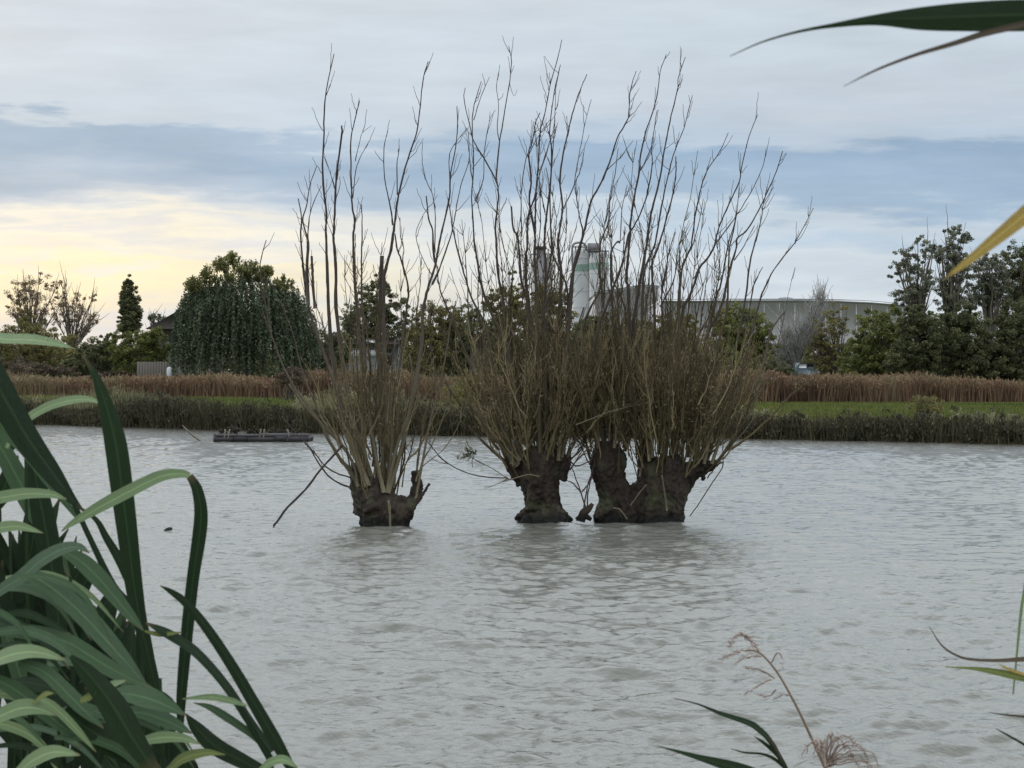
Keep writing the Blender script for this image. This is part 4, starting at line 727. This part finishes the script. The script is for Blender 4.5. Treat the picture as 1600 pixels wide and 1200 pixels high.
# ------------------------------------------------------------------ foreground reeds
def leaf(parent, pts, w, D, mat, tilt=0, dd=0, fold=.18, name='leaf', label=None):
    """pts along the midrib in px, w = full width in px at each point (or peak width), tilt of the blade about its midrib"""
    s = D/F; n = len(pts); L_ = np.cumsum([0]+[math.dist(pts[i], pts[i+1]) for i in range(n-1)]); u0 = L_/L_[-1]
    ww = np.array(w, float)*(.9 if mat != 'leafdark' else 1) if np.ndim(w) else w*np.interp(u0, [0, .25, .55, .85, 1], [.62, 1, .95, .45, .03])
    a = np.array([(*P(x, y, D+dd*t), q) for (x, y), t, q in zip(pts, u0, ww)]); q = smooth_path(a, 6); p = q[:, :3]; wd = np.maximum(q[:, 3], .6)*s*.5; m = len(p)
    tan = np.gradient(p, axis=0); tan /= np.linalg.norm(tan, axis=1)[:, None]
    side = np.stack([-tan[:, 2], np.zeros(m), tan[:, 0]], -1); side /= np.linalg.norm(side, axis=1)[:, None]+1e-9
    side *= np.where(side[:, 2:3] < 0, -1, 1) if abs(tan[:, 0]).mean() > abs(tan[:, 2]).mean() else 1
    # keep the side vector continuous
    for i in range(1, m):
        if side[i] @ side[i-1] < 0: side[i] *= -1
    tl = tilt+.12*np.sin(np.linspace(0, 2.5, m)+rng.random()*6)
    wv = side + np.array([0, 1, 0.])*np.tan(tl)[:, None]; nrm = np.cross(tan, wv); nrm /= np.linalg.norm(nrm, axis=1)[:, None]+1e-9
    nrm *= np.where(nrm[:, 1:2] > 0, -1, 1)
    rip = 1+.05*np.sin(np.linspace(0, 9, m)+rng.random()*6)
    cols = np.array([-1, -.55, 0, .55, 1.]); V = p[:, None]+wv[:, None]*(cols[None, :, None]*(wd*rip)[:, None, None])-nrm[:, None]*((1-np.abs(cols))[None, :, None]*(wd*fold)[:, None, None])
    i = np.arange(m-1)[:, None]*5; j = np.arange(4)[None]; f = np.stack([i+j, i+j+1, i+5+j+1, i+5+j], -1).reshape(-1, 4)
    uv = np.stack(np.broadcast_arrays((cols*.5+.5)[None], np.linspace(0, 1, m)[:, None]*6), -1).reshape(-1, 2)
    mb = MB(); mb.add(V.reshape(-1, 3), f, rng.uniform(.3, .7), uv); o = mb.build(name, M[mat], parent, True)
    if label: o['label'] = label
    return o
def reed(base, top, D, label, group=None, r=.004, dry=False, bend=None, name='reed'):
    """a stem from the mud to its top (px); base x in px measured at D"""
    x0 = (base-800)/F*D; r0 = root(name, (x0, D, 0), label, 'reed', group); p = [(x0, D, -.15), (x0, D, .35)]+([P(*b, D) for b in bend] if bend else [])+[P(*top, D)]
    p = np.vstack([p[0], p[1], smooth_path(p[2:], 5)]) if bend else smooth_path(p, 5); mb = MB(); mb.tube(p, np.linspace(r, r*.5, len(p)), 8, np.linspace(.3, .7, len(p))); mb.build('stem', M['stemdry' if dry else 'stem'], r0, True); return r0
GR = 'green reeds crowding the near shore at the left'
R1 = reed(60, (40, 700), 2.7, 'tall reed at the left edge, leaves drooping into the lower left corner', GR)
leaf(R1, [(-70,500),(-30,518),(0,528),(50,530),(90,537),(117,545)], [14,18,18,17,10,1], 2.6, 'leafpale', .9)
leaf(R1, [(10,700),(25,670),(45,652),(75,635),(110,625),(140,624),(162,632)], [8,12,16,17,15,9,2], 2.7, 'leafpale', .8)
leaf(R1, [(-60,500),(-20,575),(15,640),(45,690),(80,738),(108,775),(132,800)], [30,46,50,46,34,18,2], 2.5, 'leafdark', -.3)
leaf(R1, [(-50,560),(0,660),(40,700),(75,750),(110,795),(128,820)], [20,26,24,18,10,2], 2.62, 'leafmid', .3)
leaf(R1, [(95,1020),(88,940),(75,850),(62,780),(50,720),(36,660)], [20,34,36,32,24,6], 2.75, 'leafdark', 0)
leaf(R1, [(-30,650),(10,715),(50,790),(85,850),(110,905)], [20,32,34,24,3], 2.8, 'leafmid', .2)
R2 = reed(235, (222, 980), 2.55, 'reed with one broad upright dark blade standing against the water', GR)
leaf(R2, [(245,1080),(222,985),(210,920),(200,840),(190,760),(180,690),(166,635),(150,590),(130,556)], [16,22,28,31,33,33,24,13,2], 2.5, 'leafdark', -.15, label='broad upright dark green blade')
leaf(R2, [(240,1070),(210,960),(177,915),(140,840),(114,785),(92,752)], [8,12,12,10,8,1], 2.6, 'leafdark', .2); leaf(R2, [(235,1060),(215,945),(192,885),(165,838),(150,812),(118,788)], [8,15,15,12,8,1], 2.65, 'leafdark', -.1)
R3 = reed(282, (283, 1115), 2.4, 'reed with a blade folded sharply over to the left at its top', GR)
leaf(R3, [(282,1130),(284,1080),(293,980),(302,900),(311,840),(314,800),(308,765),(296,743)], [10,16,20,20,21,20,17,12], 2.4, 'leafdark', -.2, label='lower dark half of the folded blade'); leaf(R3, [(296,743),(282,740),(250,744),(200,768),(150,795),(112,818),(96,830)], [9,15,21,22,19,10,2], 2.4, 'leafpale', .5, label='pale bent over end of the folded blade')
R4 = reed(150, (110, 900), 2.5, 'reed in the middle of the left clump with broad grey green drooping leaves', GR)
leaf(R4, [(-40,955),(0,922),(30,903),(62,876),(95,858),(122,854),(140,864)], [12,20,24,24,20,12,2], 2.35, 'leafmid', .8)
leaf(R4, [(95,858),(125,875),(152,900),(178,930),(205,963),(224,985)], [14,24,28,24,15,2], 2.45, 'leafmid', .7)
leaf(R4, [(30,895),(62,905),(100,932),(140,970),(178,1012),(208,1046),(232,1075)], [14,24,30,30,24,14,2], 2.4, 'leafmid', .75)
leaf(R4, [(-30,985),(20,985),(70,992),(110,1005),(150,1030),(200,1058),(240,1076)], [14,22,26,28,27,16,2], 2.3, 'leafmid', .5)
leaf(R4, [(-30,1045),(0,1028),(30,1019),(62,1019),(104,1032)], [16,22,24,18,2], 2.2, 'leafpale', .8)
leaf(R4, [(-20,780),(0,777),(40,771),(78,772),(104,780)], [16,20,19,13,2], 2.45, 'leafpale', .6); leaf(R4, [(-30,828),(0,824),(30,822),(68,833)], [14,18,16,1], 2.4, 'leafpale', .7)
R5 = reed(120, (90, 1050), 2.25, 'nearest reed in the lower left corner with pale arching leaves', GR)
leaf(R5, [(30,1035),(70,1050),(105,1082),(135,1112),(162,1138)], [14,22,24,18,2], 2.2, 'leafmid', .6); leaf(R5, [(-20,1055),(20,1075),(60,1105),(105,1140),(148,1168)], [14,24,26,20,2], 2.2, 'leafmid', .5)
leaf(R5, [(-30,1135),(0,1118),(30,1106),(58,1106),(88,1118)], [18,24,26,20,2], 2.1, 'leafpale', .8); leaf(R5, [(20,1215),(50,1188),(85,1174),(125,1180)], [14,22,20,2], 2.0, 'leafpale', .8)
leaf(R5, [(110,1025),(135,1050),(160,1080),(182,1112),(208,1155),(245,1210)], [6,26,38,42,36,20], 2.15, 'leafdark', .1)
leaf(R5, [(100,1110),(140,1140),(180,1165),(230,1200)], [20,36,36,14], 2.2, 'leafdark', .3); leaf(R5, [(50,1100),(70,1085),(84,1083)], [3,9,2], 2.1, 'leafyg', .6)
leaf(R5, [(60,1090),(85,1105),(120,1140),(150,1175)], [8,14,12,2], 2.12, 'leafpale', .5); leaf(R5, [(0,960),(40,958),(80,975),(110,990)], [6,12,10,1], 2.3, 'leafdark', .2)
R6 = reed(300, (250, 1060), 2.35, 'reed right of the clump centre with overlapping flat grey green leaves', GR)
leaf(R6, [(165,1088),(195,1083),(232,1090),(265,1104),(290,1117)], [10,24,30,20,2], 2.25, 'leafmid', .7); leaf(R6, [(180,1112),(225,1114),(265,1128),(300,1146)], [10,24,22,2], 2.3, 'leafmid', .7)
leaf(R6, [(160,1080),(175,1070),(197,1063)], [3,12,2], 2.2, 'leafpale', .8); leaf(R6, [(215,1160),(250,1152),(285,1153),(312,1162)], [10,18,14,2], 2.2, 'leafpale', .7); leaf(R6, [(125,1095),(140,1088),(150,1080)], [8,12,2], 2.15, 'leafyg', .6)
leaf(R6, [(420,1210),(380,1190),(335,1165),(305,1135),(290,1115)], [16,24,26,18,2], 2.4, 'leafdark', .1); leaf(R6, [(262,1205),(285,1185),(320,1176),(352,1179)], [12,16,12,2], 2.2, 'leafyg', .7); leaf(R6, [(250,1080),(262,1090),(275,1100)], [4,8,2], 2.4, 'leafdark', 0)
leaf(R6, [(230,1190),(240,1130),(232,1060),(226,1000),(222,950)], [20,30,30,22,4], 2.6, 'leafdark', .0)
R7 = reed(440, (425, 1185), 2.3, 'outermost reed of the left clump, slender blades slanting to the upper left', GR)
leaf(R7, [(460,1210),(432,1160),(402,1108),(362,1040),(322,980),(290,942),(268,925),(250,915)], [14,20,19,18,17,14,9,1], 2.3, 'leafdark', .2, label='long slanting dark blade'); leaf(R7, [(425,1175),(392,1130),(352,1070),(305,1018),(262,990),(228,973)], [12,12,13,14,13,3], 2.35, 'leafdark', .5)
leaf(R7, [(425,1190),(400,1150),(380,1115),(370,1098)], [12,10,7,1], 2.32, 'leafdark', 0); leaf(R7, [(412,1165),(390,1145),(350,1118),(325,1104),(302,1098)], [8,12,13,9,1], 2.35, 'leafmid', .5)
leaf(R7, [(226,986),(250,991),(284,988)], [3,9,2], 2.35, 'leafyg', .6); leaf(R7, [(385,1103),(365,1096),(330,1089),(285,1092)], [3,9,11,2], 2.3, 'leafpale', .6); leaf(R7, [(405,1205),(425,1190),(445,1187),(465,1200)], [8,14,12,2], 2.2, 'leafpale', .8)
# denser reeds behind them, one thing per stem
spots = [(-60, 640, 2.9), (-20, 690, 3.0), (15, 770, 2.95), (40, 800, 3.1), (70, 860, 3.0), (95, 830, 3.15), (120, 900, 3.05), (150, 930, 3.15), (175, 960, 3.0), (200, 1000, 3.1), (225, 1030, 2.95), (250, 1080, 3.05), (30, 950, 2.85), (85, 1010, 2.85), (140, 1040, 2.8), (190, 1090, 2.75), (285, 1150, 2.8)]
ords = ['first', 'second', 'third', 'fourth', 'fifth', 'sixth', 'seventh', 'eighth', 'ninth', 'tenth', 'eleventh', 'twelfth', 'thirteenth', 'fourteenth', 'fifteenth', 'sixteenth', 'seventeenth']
for i, (x, top, D) in enumerate(spots):
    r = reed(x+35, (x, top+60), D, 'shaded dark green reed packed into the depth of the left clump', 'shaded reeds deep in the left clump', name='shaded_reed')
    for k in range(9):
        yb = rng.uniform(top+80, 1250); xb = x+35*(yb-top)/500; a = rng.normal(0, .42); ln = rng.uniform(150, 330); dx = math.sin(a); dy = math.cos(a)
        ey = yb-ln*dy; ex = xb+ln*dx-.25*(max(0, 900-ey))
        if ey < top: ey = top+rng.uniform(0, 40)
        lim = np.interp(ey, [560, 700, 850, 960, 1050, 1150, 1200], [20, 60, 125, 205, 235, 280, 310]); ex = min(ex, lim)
        leaf(r, [(xb, yb), (xb+(ex-xb)*.35+4, yb+(ey-yb)*.4), (xb+(ex-xb)*.75, yb+(ey-yb)*.78), (ex, ey)], [14, rng.uniform(22, 34), 20, 2], D+rng.normal(0, .05), 'leafdark' if rng.random() < .86 else 'leafmid', rng.uniform(-.6, .6))  # mostly the dark leaf colour, painting in the gloom between the blades

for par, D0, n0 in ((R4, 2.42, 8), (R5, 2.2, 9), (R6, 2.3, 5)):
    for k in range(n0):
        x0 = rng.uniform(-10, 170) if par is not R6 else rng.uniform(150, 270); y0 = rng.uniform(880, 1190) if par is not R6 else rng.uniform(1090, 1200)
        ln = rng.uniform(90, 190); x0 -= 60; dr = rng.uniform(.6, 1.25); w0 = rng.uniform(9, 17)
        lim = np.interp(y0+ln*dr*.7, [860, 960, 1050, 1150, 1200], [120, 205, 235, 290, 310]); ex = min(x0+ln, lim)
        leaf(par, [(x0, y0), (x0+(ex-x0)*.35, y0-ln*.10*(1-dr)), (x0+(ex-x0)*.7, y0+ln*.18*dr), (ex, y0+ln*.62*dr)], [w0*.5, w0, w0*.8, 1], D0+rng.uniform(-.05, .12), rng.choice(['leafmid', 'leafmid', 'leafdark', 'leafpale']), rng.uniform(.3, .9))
# right hand side
GRR = 'single reeds at the right edge'
A = reed(1720, (1700, 20), 1.4, 'reed outside the right edge whose dark blades cross the upper right sky', GRR, .005)
leaf(A, [(1700,24),(1600,24),(1520,26),(1440,29),(1370,31),(1300,40),(1245,50),(1190,66),(1140,88)], [46,48,42,32,16,7,4,2.5,1], 1.4, 'leafdark', -.5, label='broad dark blade across the upper right corner'); leaf(A, [(1660,25),(1600,38),(1540,52),(1490,68),(1430,86),(1370,109),(1318,135)], [10,13,12,9,6,4,1], 1.38, 'leafdry', .2, label='thin curled blade tip under the broad blade')
Bq = reed(1720, (1705, 250), 1.2, 'reed outside the right edge with one yellow blade hanging before the tall trees', GRR, .005)
leaf(Bq, [(1700,255),(1650,295),(1600,337),(1550,378),(1510,410),(1476,435)], [26,30,29,23,14,3], 1.2, 'leafyellow', -.2, label='yellow withered blade')
Cq = reed(1660, (1650, 1030), 2.5, 'reed outside the right edge with narrow yellow green blades low over the water', GRR)
leaf(Cq, [(1650,1027),(1600,1030),(1560,1032),(1525,1031),(1499,1026),(1472,1009),(1452,979)], [9,8,6,5,4,3,1], 2.5, 'leafdry', .2); leaf(Cq, [(1650,1068),(1600,1059),(1562,1051),(1525,1045),(1476,1042)], [16,14,11,6,1], 2.5, 'leafyg', .5); leaf(Cq, [(1650,1070),(1600,1054),(1575,1045),(1560,1037)], [6,5,4,1], 2.5, 'leafyellow', .2)
leaf(Cq, [(1583,1085),(1590,1010),(1595,960),(1600,925),(1612,850)], [3,4,5,5,2], 2.55, 'leafpale', .1)
leaf(Cq, [(1650,1128),(1600,1120),(1570,1117),(1545,1113)], [4,4,3,1], 2.5, 'leafdry', .1); leaf(Cq, [(1640,1185),(1600,1163),(1575,1149),(1555,1138)], [4,4,3,1], 2.5, 'leafdark', .1)
# seed-head reeds at the bottom
def panicle(parent, D, groups, name='seed_head'):
    mb = MB(); s = D/F
    for pts, n, spread in groups:
        p = smooth_path([P(x, y, D+rng.normal(0, .01)) for x, y in pts], 5, .0006); mb.tube(p, np.linspace(.0009, .0004, len(p)), 4, .5, cap=False)
        k = n; i = rng.integers(1, len(p), k); c = p[i]+rng.normal(0, spread*s, (k, 3))
        d = (p[-1]-p[0]); d /= np.linalg.norm(d); A_ = (d+rng.normal(0, .35, (k, 3)))*.0030*rng.uniform(.5, 1.3, k)[:, None]; mb.quads(c, A_, np.cross(A_, unit(k))*.16, rng.random(k))
    return mb.build(name, M['panicle'], parent)
E = reed(1310, (1165, 1016), 2.6, 'dry reed with a drooping brownish seed head above the bottom edge', 'seed headed reeds at the bottom', .0019, True, [(1289,1200),(1262,1140),(1240,1095),(1214,1050),(1187,1020)])
panicle(E, 2.6, [([(1187,1020),(1175,1003),(1160,992),(1148,996),(1139,1012)], 130, 2.2), ([(1178,1012),(1168,998),(1158,990),(1172,997)], 40, 1.6), ([(1187,1020),(1172,1015),(1150,1020),(1126,1030)], 120, 2), ([(1190,1026),(1170,1026),(1150,1036)], 50, 2), ([(1210,1060),(1195,1050),(1180,1045),(1165,1044)], 80, 1.6), ([(1205,1062),(1190,1068),(1170,1080),(1164,1085)], 30, 1.4), ([(1236,1086),(1222,1086),(1208,1094)], 30, 1.2), ([(1205,1036),(1215,1020),(1224,1030),(1222,1042)], 26, 1.6), ([(1212,1078),(1200,1088),(1186,1086)], 18, 1.2)])
F2 = reed(1300, (1291, 1188), 2.3, 'reed stem ending in a pale feathery plume at the bottom edge', 'seed headed reeds at the bottom', .003, True)
fg = []
for k in range(17):
    a = np.interp(k, [0, 16], [-.5, 1.45]); ln = rng.uniform(50, 95); x1 = 1290+ln*math.sin(a)*.9; y1 = 1192-ln*math.cos(a)*.48; fg.append(([(1290, 1198), (1290+(x1-1290)*.5, y1-2+6*abs(math.sin(a))), (x1, y1+3), (x1+14*math.sin(a), y1+16+8*abs(a))], 26, 2.4))
panicle(F2, 2.3, fg, 'plume')
H = reed(1235, (1228, 1205), 2.5, 'low reed with narrow dark leaves pointing left at the bottom edge', 'low reeds at the bottom edge', .0035)
leaf(H, [(1236,1215),(1222,1190),(1202,1156),(1185,1139),(1169,1129),(1124,1114),(1090,1100),(1052,1091)], [6,8,8,9,9,6,2.5,1], 2.5, 'leafdark', .4); leaf(H, [(1232,1205),(1210,1186),(1190,1178),(1165,1176),(1142,1170)], [5,5,4,3,1], 2.5, 'leafdark', .2); leaf(H, [(1228,1200),(1215,1180),(1195,1162),(1178,1150)], [6,7,5,1], 2.5, 'leafdark', .2); leaf(H, [(1225,1198),(1210,1165),(1200,1150)], [6,6,1], 2.5, 'leafdry', .2)
J = reed(1240, (1200, 1222), 2.4, 'low reed with one broad dark leaf pointing left into the bottom edge', 'low reeds at the bottom edge', .0035)
leaf(J, [(1210,1222),(1170,1206),(1130,1194),(1090,1183),(1055,1173),(1028,1166)], [14,17,15,9,4,1], 2.4, 'leafdark', .4)
